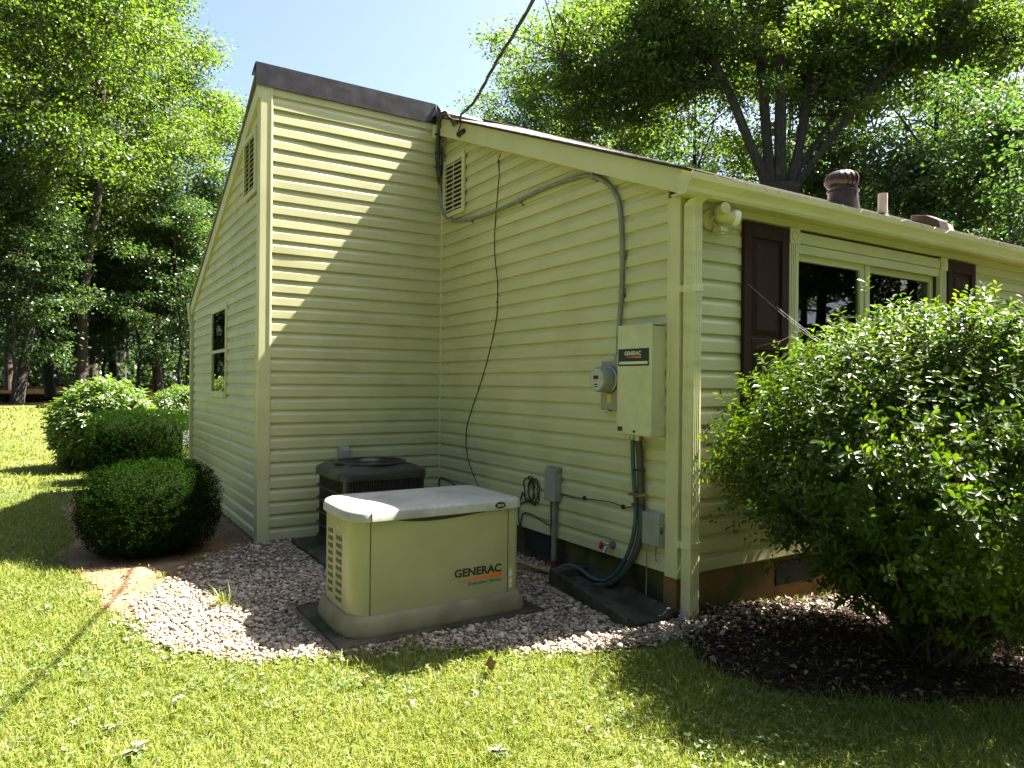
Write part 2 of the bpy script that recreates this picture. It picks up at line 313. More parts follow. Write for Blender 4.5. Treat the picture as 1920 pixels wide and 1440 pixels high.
def edge_noise(x, y): return 0.06 * np.sin(9 * x + 3 * y) + 0.05 * np.sin(7 * y - 4 * x + 1.3)
sheet('bare_soil', np.arange(-3.4, -1.4, 0.03), np.arange(1.2, 7.6, 0.03), 'soil', 0.005, lambda x, y: inpoly(SOIL, x + 0.5 * edge_noise(x, y), y), 'bare reddish soil strip between lawn, gravel and clipped shrubs')
sheet('gravel_bed', np.arange(-3.0, 0.2, 0.025), np.arange(-0.5, 3.4, 0.025), 'gravelbed', 0.010, lambda x, y: inpoly(GRAVEL, x + 0.3 * edge_noise(x, y), y), 'gravel bed in the corner of the house round the machines')
sheet('mulch_bed', np.arange(-0.8, 13, 0.04), np.arange(-2.8, 0.1, 0.04), 'mulch', 0.008, lambda x, y: inpoly(MULCH, x + 0.4 * edge_noise(x, y), y), 'dark mulched bed under the big leafy bush')
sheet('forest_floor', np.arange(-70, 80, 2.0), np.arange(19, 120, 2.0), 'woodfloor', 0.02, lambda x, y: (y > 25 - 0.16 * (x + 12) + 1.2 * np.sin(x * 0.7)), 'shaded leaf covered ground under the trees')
dx0, dy0 = cam_pt(355, 17.5)
sheet('driveway', np.arange(-1.2, 9, 0.4), np.arange(12.6, 17.0, 0.4), 'drive', 0.03, lambda x, y: (y > 12.6 + 0.1 * x) & (y < 16.2 + 0.2 * x), 'strip of pale driveway beyond the wing of the house')

# ================================================================== HOUSE
house = thing('ranch_house', (0, 0, 0), 'single storey house with cream lap siding, maroon shutters and projecting rear wing', 'house')
def part(name, mb, mat, parent=house, **k): return mb.build(name, mat, parent, **k)
def zA_top(y): return 2.791 + 0.406 * y
def zA_bot(y): return 2.638 + 0.398 * y
def zC_top(y): return 4.05 - 0.414 * (y - 3.25)
def zC_bot(y): return zC_top(y) - 0.14
T = 0.11
# wall cores (behind the boards)
def gableA():
    m = MB(); m.prism([(0.002, 0.002, 0.312), (0.002, LA + 0.1, 0.312), (0.002, LA + 0.1, zA_top(LA) - 0.04), (0.002, 0.002, 2.72)], (T, 0, 0)); return part('gable_wall', m, 'interior')
wA = gableA()
m = MB(); m.box((-LB + 0.002, LA + 0.002, 0.095), (0.0, LA + T, 4.02)); wB = part('wing_wall', m, 'interior')
m = MB()   # wing gable wall with its window opening
wy0, wy1, wz0, wz1 = 4.70, 5.57, 1.33, 2.25
xw0, xw1 = -LB + 0.002, -LB + T
m.prism([(xw0, LA + T, 0.105), (xw0, wy0, 0.105), (xw0, wy0, zC_top(wy0) - 0.05), (xw0, LA + T, zC_top(LA + T) - 0.05)], (T, 0, 0))
m.prism([(xw0, wy1, 0.105), (xw0, YB, 0.105), (xw0, YB, zC_top(YB) - 0.05), (xw0, wy1, zC_top(wy1) - 0.05)], (T, 0, 0))
m.box((xw0, wy0, 0.105), (xw1, wy1, wz0)); m.prism([(xw0, wy0, wz1), (xw0, wy1, wz1), (xw0, wy1, zC_top(wy1) - 0.05), (xw0, wy0, zC_top(wy0) - 0.05)], (T, 0, 0))
wC = part('wing_gable_wall', m, 'interior')
DX0, DX1, DZ0, DZ1 = 1.085, 2.95, 1.32, 2.42
m = MB(); XE = 12.5
m.box((0.113, 0.002, 0.31), (DX0, T, 2.66)); m.box((DX1, 0.002, 0.31), (XE, T, 2.66)); m.box((DX0, 0.002, 0.31), (DX1, T, DZ0)); m.box((DX0, 0.002, DZ1), (DX1, T, 2.66))
wD = part('front_wall', m, 'interior')
m = MB(); m.box((-LB + T, YB - T, 0.03), (XE, YB, 2.5)); m.box((XE, 0, 0), (XE + T, YB, 2.6)); m.prism([(XE, 0, 2.6), (XE, 3.25, 4.0), (XE, YB, 2.5)], (T, 0, 0)); part('rear_wall', m, 'trim')
# siding boards: every course is a board of its own
PROF = [(0.002, 0.0), (0.0190, 0.0), (0.0200, 0.004), (0.0178, 0.062), (0.0158, 0.070), (0.0095, 0.081), (0.0048, 0.093), (0.0025, 0.108), (0.0015, 0.124)]
def board(wall, axis_, out, a_of, b_of, plane, zb, segs=1, wav=None, ph=0.0, dd=0.0, zmax=None):
    """axis_: index along the wall; out: sign of outward normal on the other axis; a_of/b_of(z): ends"""
    vs = []; fs = []; n = segs + 1
    prof = PROF
    if zmax is not None: prof = [(d, min(z, zmax - zb)) for d, z in PROF]
    for (d, dz) in prof:
        a = a_of(zb + dz); b = b_of(zb + dz)
        if b < a: b = a
        for i in range(n):
            t = a + (b - a) * i / segs; o = d + dd
            if wav: o += wav(t, dz, ph)
            p = [0, 0, zb + dz]; p[axis_] = t; p[1 - axis_] = plane + out * o; vs.append(p)
    k = len(prof)
    for j in range(k - 1):
        for i in range(segs): fs.append((j * n + i, j * n + i + 1, (j + 1) * n + i + 1, (j + 1) * n + i))
    fs.append(tuple(j * n for j in range(k))); fs.append(tuple(j * n + segs for j in reversed(range(k))))
    mb = MB(); mb.add(vs, fs); return mb.build('siding_board', 'siding', wall)
def mild(t, dz, ph): return 0.0009 * math.sin(t * 2.1 + ph) + 0.0006 * math.sin(t * 5.3 + 2 * ph)
ZA0, ZB0 = 0.305, 0.076
k = 0
while True:
    zb = ZA0 + k * S
    if zb > zA_bot(LA) - 0.02: break
    lo = lambda z: max(0.08, (z - 2.685) / 0.398); hi = lambda z: LA - 0.024
    sm = [1.35, 2.5, 0.85, 1.95][(k // 2) % 4]
    if sm > lo(zb + S) + 0.2:
        board(wA, 1, -1, lo, lambda z, q=sm: q + 0.02, 0.0, zb, 5, mild, k * 1.7, dd=0.0013); board(wA, 1, -1, lambda z, q=sm: q, hi, 0.0, zb, 5, mild, k * 1.7)
    else: board(wA, 1, -1, lo, hi, 0.0, zb, 8, mild, k * 1.7)
    k += 1
for k in range(35):
    zb = ZB0 + k * S
    ph = random.uniform(0, 6.28); bow = random.choice([0.0, 0.0010, -0.0018, 0.0018, -0.0008, 0.0026])
    def wavB(t, dz, p, bow=bow):
        u = (t + LB) / LB
        return 0.0011 * math.sin(t * 3.1 + p) + 0.0007 * math.sin(t * 7.7 + 2.3 * p) + bow * math.sin(math.pi * u) * (0.4 + dz / S)
    board(wB, 0, -1, lambda z: -LB + 0.075, lambda z: -0.024, LA, zb, 14, wavB, ph, zmax=4.028)
for k in range(35):
    zb = ZB0 + k * S
    hiC = lambda z: min(YB - 0.03, 3.25 + (4.05 - 0.10 - z) / 0.414)
    if zb > zC_bot(LA + 0.1) : break
    seam = [5.9, 4.25, 3.75, 4.42][(k // 2) % 4]
    blocked = wz0 + 0.03 < zb + S and zb < wz1 - 0.03
    pieces = [(LA + 0.075, YB)]
    if blocked: pieces = [(LA + 0.075, wy0 - 0.02), (wy1 + 0.02, YB)]
    for (p0, p1) in pieces:
        e0 = min(p1, hiC(zb + 0.06))
        if p0 > e0: continue
        if p0 + 0.15 < seam < e0 - 0.15:
            board(wC, 1, -1, lambda z, p0=p0: p0, lambda z, s=seam: min(s + 0.02, hiC(z)), -LB, zb, 4, mild, k)
            board(wC, 1, -1, lambda z, s=seam: s, lambda z, p1=p1: min(p1, hiC(z)), -LB, zb, 4, mild, k, dd=0.002)
        else:
            board(wC, 1, -1, lambda z, p0=p0: p0, lambda z, p1=p1: min(p1, hiC(z)), -LB, zb, 6, mild, k)
for k in range(21):
    zb = ZA0 + k * S
    if zb > 2.6: break
    blocked = DZ0 - 0.05 < zb + S and zb < DZ1 + 0.10
    for (p0, p1) in ([(0.08, 1.06), (2.98, 9.5)] if blocked else [(0.08, 9.5)]):
        board(wD, 0, -1, lambda z, a=p0: a, lambda z, b=p1: b, 0.0, zb, 6, mild, k * 2.2, zmax=2.66)
# corner posts
def outpost(name, x, y, z0, z1a, z1b, sx):
    """outside corner: one leaf on the -Y face, one on the -X face"""
    mb = MB(); w_ = 0.085; t = 0.022
    mb.prism([(x - t, y - t, z0), (x + w_ * sx, y - t, z0), (x + w_ * sx, y, z0), (x, y, z0), (x, y + w_, z0), (x - t, y + w_, z0)], (0, 0, z1a - z0))
    # raised beads along both leaves
    mb.box((x + 0.062, y - t - 0.004, z0), (x + 0.080, y - t + 0.004, z1a - 0.003)); mb.box((x - t - 0.004, y + 0.062, z0), (x - t + 0.004, y + 0.080, z1b))
    return part(name, mb, 'trim', bevel=0.003)
outpost('corner_trim', -LB, LA, 0.055, 4.03, 3.86, 1)
outpost('corner_trim', 0.0, 0.0, 0.285, 2.62, 2.60, 1)
m = MB(); m.prism([(-0.026, LA, 0.08), (-0.026, LA - 0.024, 0.08), (-0.022, LA - 0.028, 0.08), (0, LA - 0.028, 0.08), (0, LA, 0.08)], (0, 0, 3.90)); part('inside_corner_trim', m, 'trim')
# A rake board, C rake board
m = MB(); m.prism([(-0.098, -0.10, zA_bot(-0.10)), (-0.098, LA - 0.03, zA_bot(LA - 0.03)), (-0.098, LA - 0.03, zA_top(LA - 0.03) - 0.004), (-0.098, -0.10, zA_top(-0.10) - 0.004)], (0.02, 0, 0))
m.prism([(-0.079, -0.09, zA_bot(-0.09) + 0.012), (-0.079, LA - 0.03, zA_bot(LA - 0.03) + 0.012), (-0.079, LA - 0.03, zA_bot(LA - 0.03) + 0.028), (-0.079, -0.09, zA_bot(-0.09) + 0.028)], (0.09, 0, 0))
part('rake_board', m, 'trim', bevel=0.002)
m = MB(); m.prism([(-LB - 0.045, LA - 0.02, zC_bot(LA - 0.02)), (-LB - 0.045, YB + 0.08, zC_bot(YB + 0.08)), (-LB - 0.045, YB + 0.08, zC_top(YB + 0.08)), (-LB - 0.045, LA - 0.02, zC_top(LA - 0.02))], (0.044, 0, 0))
part('rake_board', m, 'trim', bevel=0.002)
# foundation
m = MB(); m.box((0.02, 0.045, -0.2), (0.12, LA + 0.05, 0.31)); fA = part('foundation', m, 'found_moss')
m = MB(); m.box((0.018, 0.02, -0.2), (XE, 0.13, 0.308)); fD = part('foundation', m, 'found')
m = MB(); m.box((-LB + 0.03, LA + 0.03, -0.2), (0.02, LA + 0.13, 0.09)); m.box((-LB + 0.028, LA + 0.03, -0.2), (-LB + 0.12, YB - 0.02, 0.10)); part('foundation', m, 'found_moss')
for (a, b, ax) in ((1.36, 1.72, 'y'), (1.55, 1.95, 'x')):
    mb = MB(); fr = MB()
    if ax == 'y':
        mb.box((0.012, a, 0.12), (0.03, b, 0.29)); 
        for q in range(4): fr.box((0.006, a, 0.13 + q * 0.042), (0.012, b, 0.142 + q * 0.042))
        v = mb.build('foundation_vent', 'dark', fA)
    else:
        mb.box((a - 0.6, 0.008, 0.1), (b - 0.55, 0.03, 0.26))
        for q in range(4): fr.box((a - 0.6, 0.002, 0.11 + q * 0.04), (b - 0.55, 0.008, 0.12 + q * 0.04))
        v = mb.build('foundation_vent', 'dark', fD)
# ------------------------------------------------------------------ roof
def zF(x, y): return (zA_top(y) + 0.010) * (1 - float(smst(-0.13, 0.9, x))) + (2.735 + 0.433 * (y + 0.12)) * float(smst(-0.13, 0.9, x))
xs = [-0.125, 0.1, 0.35, 0.6, 0.9, 3, 6, XE + 0.3]
ys = np.linspace(-0.16, LA + 0.02, 12)
def slab(xs, ys, zf, th):
    mb = MB(); nx, ny = len(xs), len(ys)
    top = [(x, y, zf(x, y)) for y in ys for x in xs]; bot = [(x, y, zf(x, y) - th) for y in ys for x in xs]; N_ = nx * ny; fs = []
    for j in range(ny - 1):
        for i in range(nx - 1):
            a = j * nx + i; fs.append((a, a + 1, a + nx + 1, a + nx)); fs.append((N_ + a, N_ + a + nx, N_ + a + nx + 1, N_ + a + 1))
    for i in range(nx - 1): fs.append((i, N_ + i, N_ + i + 1, i + 1)); a = (ny - 1) * nx + i; fs.append((a, a + 1, N_ + a + 1, N_ + a))
    for j in range(ny - 1): a = j * nx; fs.append((a, a + nx, N_ + a + nx, N_ + a)); a = j * nx + nx - 1; fs.append((a, N_ + a, N_ + a + nx, a + nx))
    return mb.add(top + bot, fs)
roof = part('front_roof', slab(xs, ys, lambda x, y: zF(x, y) - 0.004, 0.012), 'flash')
nrow = 25
for r_ in range(nrow):
    y0 = -0.175 + r_ * (LA + 0.175) / nrow; y1 = y0 + (LA + 0.175) / nrow + 0.03
    e = random.uniform(-0.006, 0.012)
    mb = slab([xs[0] - e] + xs[1:], [y0, min(y1, LA + 0.02)], lambda x, y, y0=y0: zF(x, y) + 0.006 - 0.018 * (y - y0), 0.006)
    mb.build('shingle_row', 'shingle', roof)
def zBk(x, y): return zC_top(y) + 0.03 + 0.09 * max(0, 1 - (y - 3.25) / 0.5)
rb = part('rear_roof', slab([-LB - 0.06, 0.5, 3, 8, XE + 0.3], np.linspace(LA + 0.03, YB + 0.14, 8), zBk, 0.025), 'shingle')
# brown metal flashing over the ridge, wrapped down the face of the wing
m = MB(); m.prism([(-LB - 0.062, LA - 0.034, 4.025), (-LB - 0.062, LA - 0.030, 4.222), (-LB - 0.062, LA + 0.02, 4.234), (-LB - 0.062, LA + 0.16, 4.18), (-LB - 0.062, LA + 0.16, 4.17), (-LB - 0.062, LA + 0.02, 4.222), (-LB - 0.062, LA - 0.024, 4.21), (-LB - 0.062, LA - 0.026, 4.025)], (LB - 0.040, 0, 0))
fl = part('ridge_flashing', m, 'flash')
m = MB()
m.prism([(-0.104, LA - 0.036, 4.02), (-0.100, LA - 0.04, 4.12), (-0.110, LA - 0.036, 4.19), (-0.098, LA - 0.03, 4.216), (-0.055, LA - 0.05, 4.16), (-0.072, LA - 0.05, 4.10), (-0.068, LA - 0.05, 4.03)], (0, -0.012, 0)); m.build('torn_flashing_end', 'black', fl)
m = MB(); m.prism([(-0.06, LA - 0.06, 4.150), (-0.06, LA + 0.02, 4.205), (-0.06, LA + 0.13, 4.17), (-0.06, LA + 0.13, 4.16), (-0.06, LA + 0.02, 4.195), (-0.06, LA - 0.06, 4.142)], (0.5, 0, 0.0)); m.prism([(0.44, LA - 0.07, 4.176), (0.44, LA + 0.02, 4.206), (0.44, LA + 0.13, 4.16), (0.44, LA + 0.13, 4.15), (0.44, LA + 0.02, 4.198), (0.44, LA - 0.07, 4.171)], (12, 0, 0)); part('ridge_cap', m, 'shingle')
# eave of the front wall: fascia, soffit, frieze, gutter
m = MB(); m.box((-0.095, -0.105, 2.60), (XE, -0.085, 2.742)); part('fascia', m, 'trim')
m = MB(); m.box((-0.078, -0.086, 2.604), (XE, 0.0, 2.616)); part('soffit', m, 'trim')
m = MB(); m.box((0.09, -0.03, 2.553), (9.5, -0.001, 2.603)); part('frieze_board', m, 'trim', bevel=0.002)
gp = [(-0.106, 2.70), (-0.106, 2.588), (-0.17, 2.585), (-0.186, 2.60), (-0.190, 2.625), (-0.205, 2.645), (-0.222, 2.662), (-0.226, 2.70), (-0.214, 2.703), (-0.214, 2.695), (-0.220, 2.695), (-0.216, 2.664), (-0.200, 2.649), (-0.184, 2.627), (-0.180, 2.603), (-0.168, 2.591), (-0.112, 2.594), (-0.112, 2.70)]
m = MB(); m.prism([(-0.125, y, z) for y, z in gp], (XE + 0.3, 0, 0)); gut = part('gutter', m, 'gutter')
m = MB(); m.prism([(-0.130, y, z) for y, z in gp[:8]], (0.004, 0, 0)); m.build('end_cap', 'gutter', gut)
m = MB()
for i in range(60):
    x = -0.1 + i * 0.2 + random.uniform(-0.06, 0.06); m.tube([(x, -0.215, 2.70), (x + random.uniform(-0.04, 0.04), -0.228 - random.uniform(0, 0.01), 2.705), (x + random.uniform(-0.05, 0.05), -0.234, 2.69 - random.uniform(0, 0.02))], 0.0016, 4)
o = m.build('gutter_debris', 'litter', gut); 
def rtube(path, wx, wy, mat, name, parent, ribs=True):
    """rectangular downspout through the points of path (axis mostly vertical)"""
    mb = MB(); rings = []
    sec = []
    for (sx, sy) in ((-1, -1), (1, -1), (1, 1), (-1, 1)):
        sec.append((sx * wx / 2, sy * wy / 2))
    vs = []; fs = []
    for p in path:
        for s_ in sec: vs.append((p[0] + s_[0], p[1] + s_[1], p[2]))
    for i in range(len(path) - 1):
        for j in range(4): fs.append((i * 4 + j, i * 4 + (j + 1) % 4, i * 4 + 4 + (j + 1) % 4, i * 4 + 4 + j))
    fs += [(3, 2, 1, 0), tuple(len(path) * 4 - 4 + j for j in range(4))]
    mb.add(vs, fs)
    if ribs:
        z0, z1 = path[-1][2], path[-2][2]
        for t in (-0.3, -0.1, 0.1, 0.3): mb.box((path[-1][0] + t * wx - 0.004, path[-1][1] - wy / 2 - 0.003, z0 + 0.01), (path[-1][0] + t * wx + 0.004, path[-1][1] - wy / 2 + 0.003, z1 - 0.02))
        for t in (-0.28, 0.0, 0.28): mb.box((path[-1][0] - wx / 2 - 0.003, path[-1][1] + t * wy - 0.004, z0 + 0.01), (path[-1][0] - wx / 2 + 0.003, path[-1][1] + t * wy + 0.004, z1 - 0.02))
    return mb.build(name, mat, parent, bevel=0.004, seg=2)
ds = rtube([(0.027, -0.148, 2.59), (0.027, -0.10, 2.585), (0.027, -0.083, 2.50), (0.027, -0.083, 0.085)][0:1] + [(0.027, -0.12, 2.58), (0.027, -0.083, 2.56), (0.027, -0.083, 0.085)], 0.078, 0.078, 'gutter', 'downspout', house)
for z in (2.05, 0.50):
    m = MB(); m.box((-0.018, -0.128, z - 0.022), (0.071, -0.04, z + 0.022)); m.box((-0.03, -0.042, z - 0.022), (0.0, -0.024, z + 0.022)); m.build('strap', 'gutter', ds, bevel=0.002)
m = MB(); gb = [(y - 0.0, z) for y, z in ((YB + 0.085, 2.49), (YB + 0.085, 2.385), (YB + 0.16, 2.383), (YB + 0.19, 2.42), (YB + 0.205, 2.49))]
m.prism([(-LB - 0.075, y, z) for y, z in gb], (XE, 0, 0)); part('gutter', m, 'gutter', bevel=0.003)
rtube([(-LB - 0.03, YB + 0.13, 2.385), (-LB - 0.03, YB + 0.13, 2.30), (-LB - 0.01, YB + 0.055, 2.16), (-LB - 0.01, YB + 0.055, 0.15)], 0.085, 0.07, 'gutter', 'downspout', house, ribs=False)
# ------------------------------------------------------------------ gable vents
def vent(name, wall, px, y0, y1, z0, z1, nsl):
    x0 = px - 0.0205
    root = MB(); fw = 0.045
    root.box((x0 - 0.022, y0, z0), (x0, y0 + fw, z1)); root.box((x0 - 0.022, y1 - fw, z0), (x0, y1, z1)); root.box((x0 - 0.0215, y0 + fw, z0), (x0, y1 - fw, z0 + fw)); root.box((x0 - 0.0215, y0 + fw, z1 - fw), (x0, y1 - fw, z1))
    v = root.build(name, 'trim', wall, bevel=0.002)
    b = MB(); b.box((x0 - 0.002, y0 + 0.01, z0 + 0.01), (x0 + 0.0005, y1 - 0.01, z1 - 0.01)); b.build('vent_shade_backing', 'dark', v)  # near-black sheet stands for the darkness between the slats
    h = (z1 - z0 - 2 * fw) / nsl
    for i in range(nsl):
        zc = z0 + fw + (i + 0.5) * h; s_ = MB(); s_.box((x0 - 0.0195, y0 + fw, zc - h * 0.30), (x0 - 0.0165, y1 - fw, zc + h * 0.30), Matrix.Rotation(math.radians(32), 3, 'Y'))
        s_.build('slat', 'trim', v)
    c = MB(); c.box((x0 - 0.0205, (y0 + y1) / 2 - 0.004, z0 + fw), (x0 - 0.012, (y0 + y1) / 2 + 0.004, z1 - fw)); c.build('mullion', 'trim', v)
vent('gable_vent', wA, 0.0, 2.735, 3.172, 3.075, 3.64, 11)
vent('gable_vent', wC, -LB, 3.345, 3.845, 3.135, 3.70, 11)
# ------------------------------------------------------------------ windows and shutters
def pane(name, a, b, parent):
    mb = MB(); mb.box(a, b); return mb.build(name, 'glass', parent)
m = MB(); x = -LB; o_ = x - 0.033
m.box((o_, wy0 - 0.03, wz0 - 0.04), (x + 0.06, wy0 + 0.022, wz1 + 0.04)); m.box((o_, wy1 - 0.022, wz0 - 0.04), (x + 0.06, wy1 + 0.03, wz1 + 0.04))
m.box((o_ + 0.001, wy0 + 0.022, wz1 - 0.025), (x + 0.06, wy1 - 0.022, wz1 + 0.04)); m.box((o_ - 0.008, wy0 + 0.022, wz0 - 0.04), (x + 0.06, wy1 - 0.022, wz0 + 0.025))
winC = m.build('window', 'trim', wC, bevel=0.003)
zm = (wz0 + wz1) / 2
m = MB(); m.box((x - 0.026, wy0 + 0.022, zm - 0.016), (x + 0.02, wy1 - 0.022, zm + 0.016)); m.build('meeting_rail', 'trim', winC)
pane('pane', (x - 0.022, wy0 + 0.022, zm + 0.016), (x - 0.018, wy1 - 0.022, wz1 - 0.025), winC); pane('pane', (x - 0.016, wy0 + 0.022, wz0 + 0.025), (x - 0.012, wy1 - 0.022, zm - 0.016), winC)
m = MB()
for q in range(9):
    yy = wy0 + 0.02 + q * 0.1; m.box((x + 0.13 + 0.02 * (q % 2), yy, wz0 - 0.1), (x + 0.15 + 0.02 * (q % 2), yy + 0.11, wz1 + 0.1))
m.build('curtain', 'interior', winC)
# front window
m = MB()
m.box((0.997, -0.040, DZ0 - 0.09), (DX0 + 0.012, -0.002, 2.54)); m.box((2.945, -0.040, DZ0 - 0.09), (3.041, -0.002, 2.54))
m.box((DX0 + 0.012, -0.036, 2.452), (2.945, -0.002, 2.53)); m.box((DX0 + 0.012, -0.030, 2.385), (2.945, -0.002, 2.449)); m.box((DX0 + 0.012, -0.05, DZ0 - 0.09), (2.945, -0.002, DZ0 - 0.02))
winD = m.build('window', 'trim', wD, bevel=0.004)
for xx in (1.045, 2.993):
    m = MB(); m.box((xx - 0.052, -0.048, 2.44), (xx + 0.052, -0.039, 2.545)); m.lathe([(0.036, 0), (0.036, 0.006), (0.028, 0.008), (0.022, 0.004), (0.014, 0.010), (0.0, 0.012)], (xx, -0.048, 2.492), (0, -1, 0), 20); m.build('corner_rosette', 'trim', winD)
for xx in (0.997, 2.96):
    m = MB()
    for q in (0.02, 0.04, 0.06): m.box((xx + q - 0.005, -0.046, DZ0 - 0.08), (xx + q + 0.005, -0.039, 2.44))
    m.build('fluting', 'trim', winD)
def sash(x0, x1, z0, z1, y, f=0.05):
    mb = MB(); mb.box((x0, y - 0.02, z0), (x0 + f, y + 0.012, z1)); mb.box((x1 - f, y - 0.02, z0), (x1, y + 0.012, z1)); mb.box((x0 + f, y - 0.019, z1 - f), (x1 - f, y + 0.011, z1)); mb.box((x0 + f, y - 0.019, z0), (x1 - f, y + 0.011, z0 + f))
    s_ = mb.build('sash', 'trim', winD, bevel=0.003); return s_
sash(1.092, 1.93, DZ0 - 0.02, 2.392, 0.020); pane('pane', (1.142, 0.018, DZ0 + 0.03), (1.88, 0.023, 2.342), winD)
sash(1.99, 2.948, DZ0 - 0.02, 2.392, 0.042); pane('pane', (2.04, 0.040, DZ0 + 0.03), (2.898, 0.045, 2.342), winD)
m = MB(); m.box((1.932, -0.012, DZ0 - 0.02), (1.988, 0.05, 2.39)); m.build('mullion', 'trim', winD, bevel=0.004)
m = MB(); m.box((0.4, 1.6, 0.3), (4.2, 1.66, 2.6)); m.build('room_wall', 'interior', winD)
def shutter(x0, x1, z0, z1):
    mb = MB(); y0, y1 = -0.046, -0.016; f = 0.075
    mb.box((x0, y0, z0), (x0 + f, y1, z1)); mb.box((x1 - f, y0, z0), (x1, y1, z1))
    zr = [z0, z0 + 0.1, 1.70, 1.78, z1 - 0.1, z1]
    for a, b in ((zr[0], zr[1]), (zr[2], zr[3]), (zr[4], zr[5])): mb.box((x0 + f, y0, a), (x1 - f, y1, b))
    s_ = mb.build('shutter', 'shutter', wD, bevel=0.004)
    for a, b in ((zr[1], zr[2]), (zr[3], zr[4])):
        p = MB(); p.box((x0 + f, -0.030, a), (x1 - f, -0.018, b)); p.build('panel', 'shutter', s_)
        q = MB(); g = 0.055; yb_, yt = -0.030, -0.044; X0_, X1_ = x0 + f + 0.02, x1 - f - 0.02; A_, B_ = a + 0.02, b - 0.02
        q.add([(X0_, yb_, A_), (X1_, yb_, A_), (X1_, yb_, B_), (X0_, yb_, B_), (X0_ + g * .6, yt, A_ + g * .6), (X1_ - g * .6, yt, A_ + g * .6), (X1_ - g * .6, yt, B_ - g * .6), (X0_ + g * .6, yt, B_ - g * .6)], [(4, 5, 6, 7), (0, 1, 5, 4), (1, 2, 6, 5), (2, 3, 7, 6), (3, 0, 4, 7)])
        q.build('raised_panel', 'shutter', s_)
shutter(0.535, 0.988, 1.24, 2.538); shutter(3.055, 3.515, 1.24, 2.538)
# ================================================================== MACHINES AND FITTINGS
def plan_ring(pts, z, off=0.0, c=None):
    c = c or V(sum(p[0] for p in pts) / len(pts), sum(p[1] for p in pts) / len(pts)); out = []; n = len(pts)
    for i in range(n):
        a = V(*pts[i - 1]); b = V(*pts[i]); d = V(*pts[(i + 1) % n]); e1 = (b - a).normalized(); e2 = (d - b).normalized()
        nn = (V(e1.y, -e1.x) + V(e2.y, -e2.x)); nn = nn.normalized() if nn.length > 1e-6 else V(e1.y, -e1.x)
        out.append((b.x + nn.x * off, b.y + nn.y * off, z))
    return out
def inset(pts, z, k, c=(-1.335, 0.88)): return [(c[0] + (p[0] - c[0]) * k, c[1] + (p[1] - c[1]) * k, z) for p in pts]
def loft(rings, cap0=True, cap1=True, smooth=True):
    mb = MB(); n = len(rings[0]); vs = [p for r in rings for p in r]; fs = []
    for i in range(len(rings) - 1):
        for j in range(n): fs.append((i * n + j, i * n + (j + 1) % n, (i + 1) * n + (j + 1) % n, (i + 1) * n + j))
    mb.add(vs, fs, smooth); 
    if cap0: mb.add(rings[0], [tuple(reversed(range(n)))])
    if cap1: mb.add(rings[-1], [tuple(range(n))])
    return mb
def arc(cx, cy, rx, ry, a0, a1, n): return [(cx + rx * math.cos(math.radians(a0 + (a1 - a0) * i / n)), cy + ry * math.sin(math.radians(a0 + (a1 - a0) * i / n))) for i in range(n + 1)]
# ------------------------------------------------------------------ standby generator
GZ = 0.080
gen = thing('standby_generator', (-1.33, 0.88, GZ), 'sand coloured standby generator cabinet with pale lid on the gravel', 'generator')
PL = arc(-1.745, 0.70, 0.125, 0.14, 270, 205, 7)
PL = list(reversed(arc(-1.745, 0.70, 0.135, 0.14, 180 - 5, 270, 8)))          # front left rounding
front = [(-0.83, 0.56)] + list(arc(-0.83, 0.60, 0.045, 0.04, 270, 360, 4))
back = arc(-0.83, 1.155, 0.045, 0.045, 0, 90, 4)
left = arc(-1.70, 1.0, 0.145, 0.20, 90, 180, 8)
left2 = [(-1.849, 0.93), (-1.850, 0.80)]
PLAN = [(-1.745, 0.56)] + front + back + left + left2 + list(reversed(PL))[:-1] if False else [(-1.60, 0.56), (-1.2, 0.56)] + front + back + left + left2 + arc(-1.745, 0.70, 0.104, 0.14, 183, 270, 8)
def clean(pl):
    o = []
    for p in pl:
        if not o or (abs(p[0] - o[-1][0]) + abs(p[1] - o[-1][1])) > 0.004: o.append(p)
    return o
PLAN = clean(PLAN)
body = loft([plan_ring(PLAN, 0.175), plan_ring(PLAN, 0.712)]).build('cabinet', 'gen', gen)
loft([plan_ring(PLAN, GZ, 0.044), plan_ring(PLAN, GZ + 0.02, 0.048), plan_ring(PLAN, 0.15, 0.034), plan_ring(PLAN, 0.178, 0.022), plan_ring(PLAN, 0.188, 0.008), plan_ring(PLAN, 0.184, -0.01)]).build('base_skirt', 'genbase', gen)
lid = loft([plan_ring(PLAN, 0.700, 0.016), plan_ring(PLAN, 0.704, 0.020), plan_ring(PLAN, 0.744, 0.018), plan_ring(PLAN, 0.757, 0.010), plan_ring(PLAN, 0.763, -0.006), inset(PLAN, 0.768, 0.86), inset(PLAN, 0.773, 0.6), inset(PLAN, 0.775, 0.3)]).build('lid', 'genlid', gen)
mb = MB(); L0 = [(-1.62 + 0.66 * t, 0.5585, 0.7025 - 0.0 * t) for t in np.linspace(0, 1, 13)]; L1 = [(-1.62 + 0.66 * t, 0.5585, 0.7025 - 0.030 * math.sin(math.pi * t ** 0.8) * (1 - 0.25 * t)) for t in np.linspace(1, 0, 13)]
mb.prism(L0 + L1[1:-1], (0, -0.0015, 0)); mb.build('lid_gap_shade', 'black', gen)  # black plate on the cabinet face, painted as shade under the lid
for xx in (-1.752, -0.868):
    mb = MB(); mb.box((xx - 0.0016, 0.5575, 0.190), (xx + 0.0016, 0.5615, 0.702)); mb.build('panel_seam', 'black', gen)
mb = MB(); mb.box((-1.7535, 0.5385, 0.704), (-1.7505, 0.545, 0.755)); mb.build('lid_seam', 'black', lid)
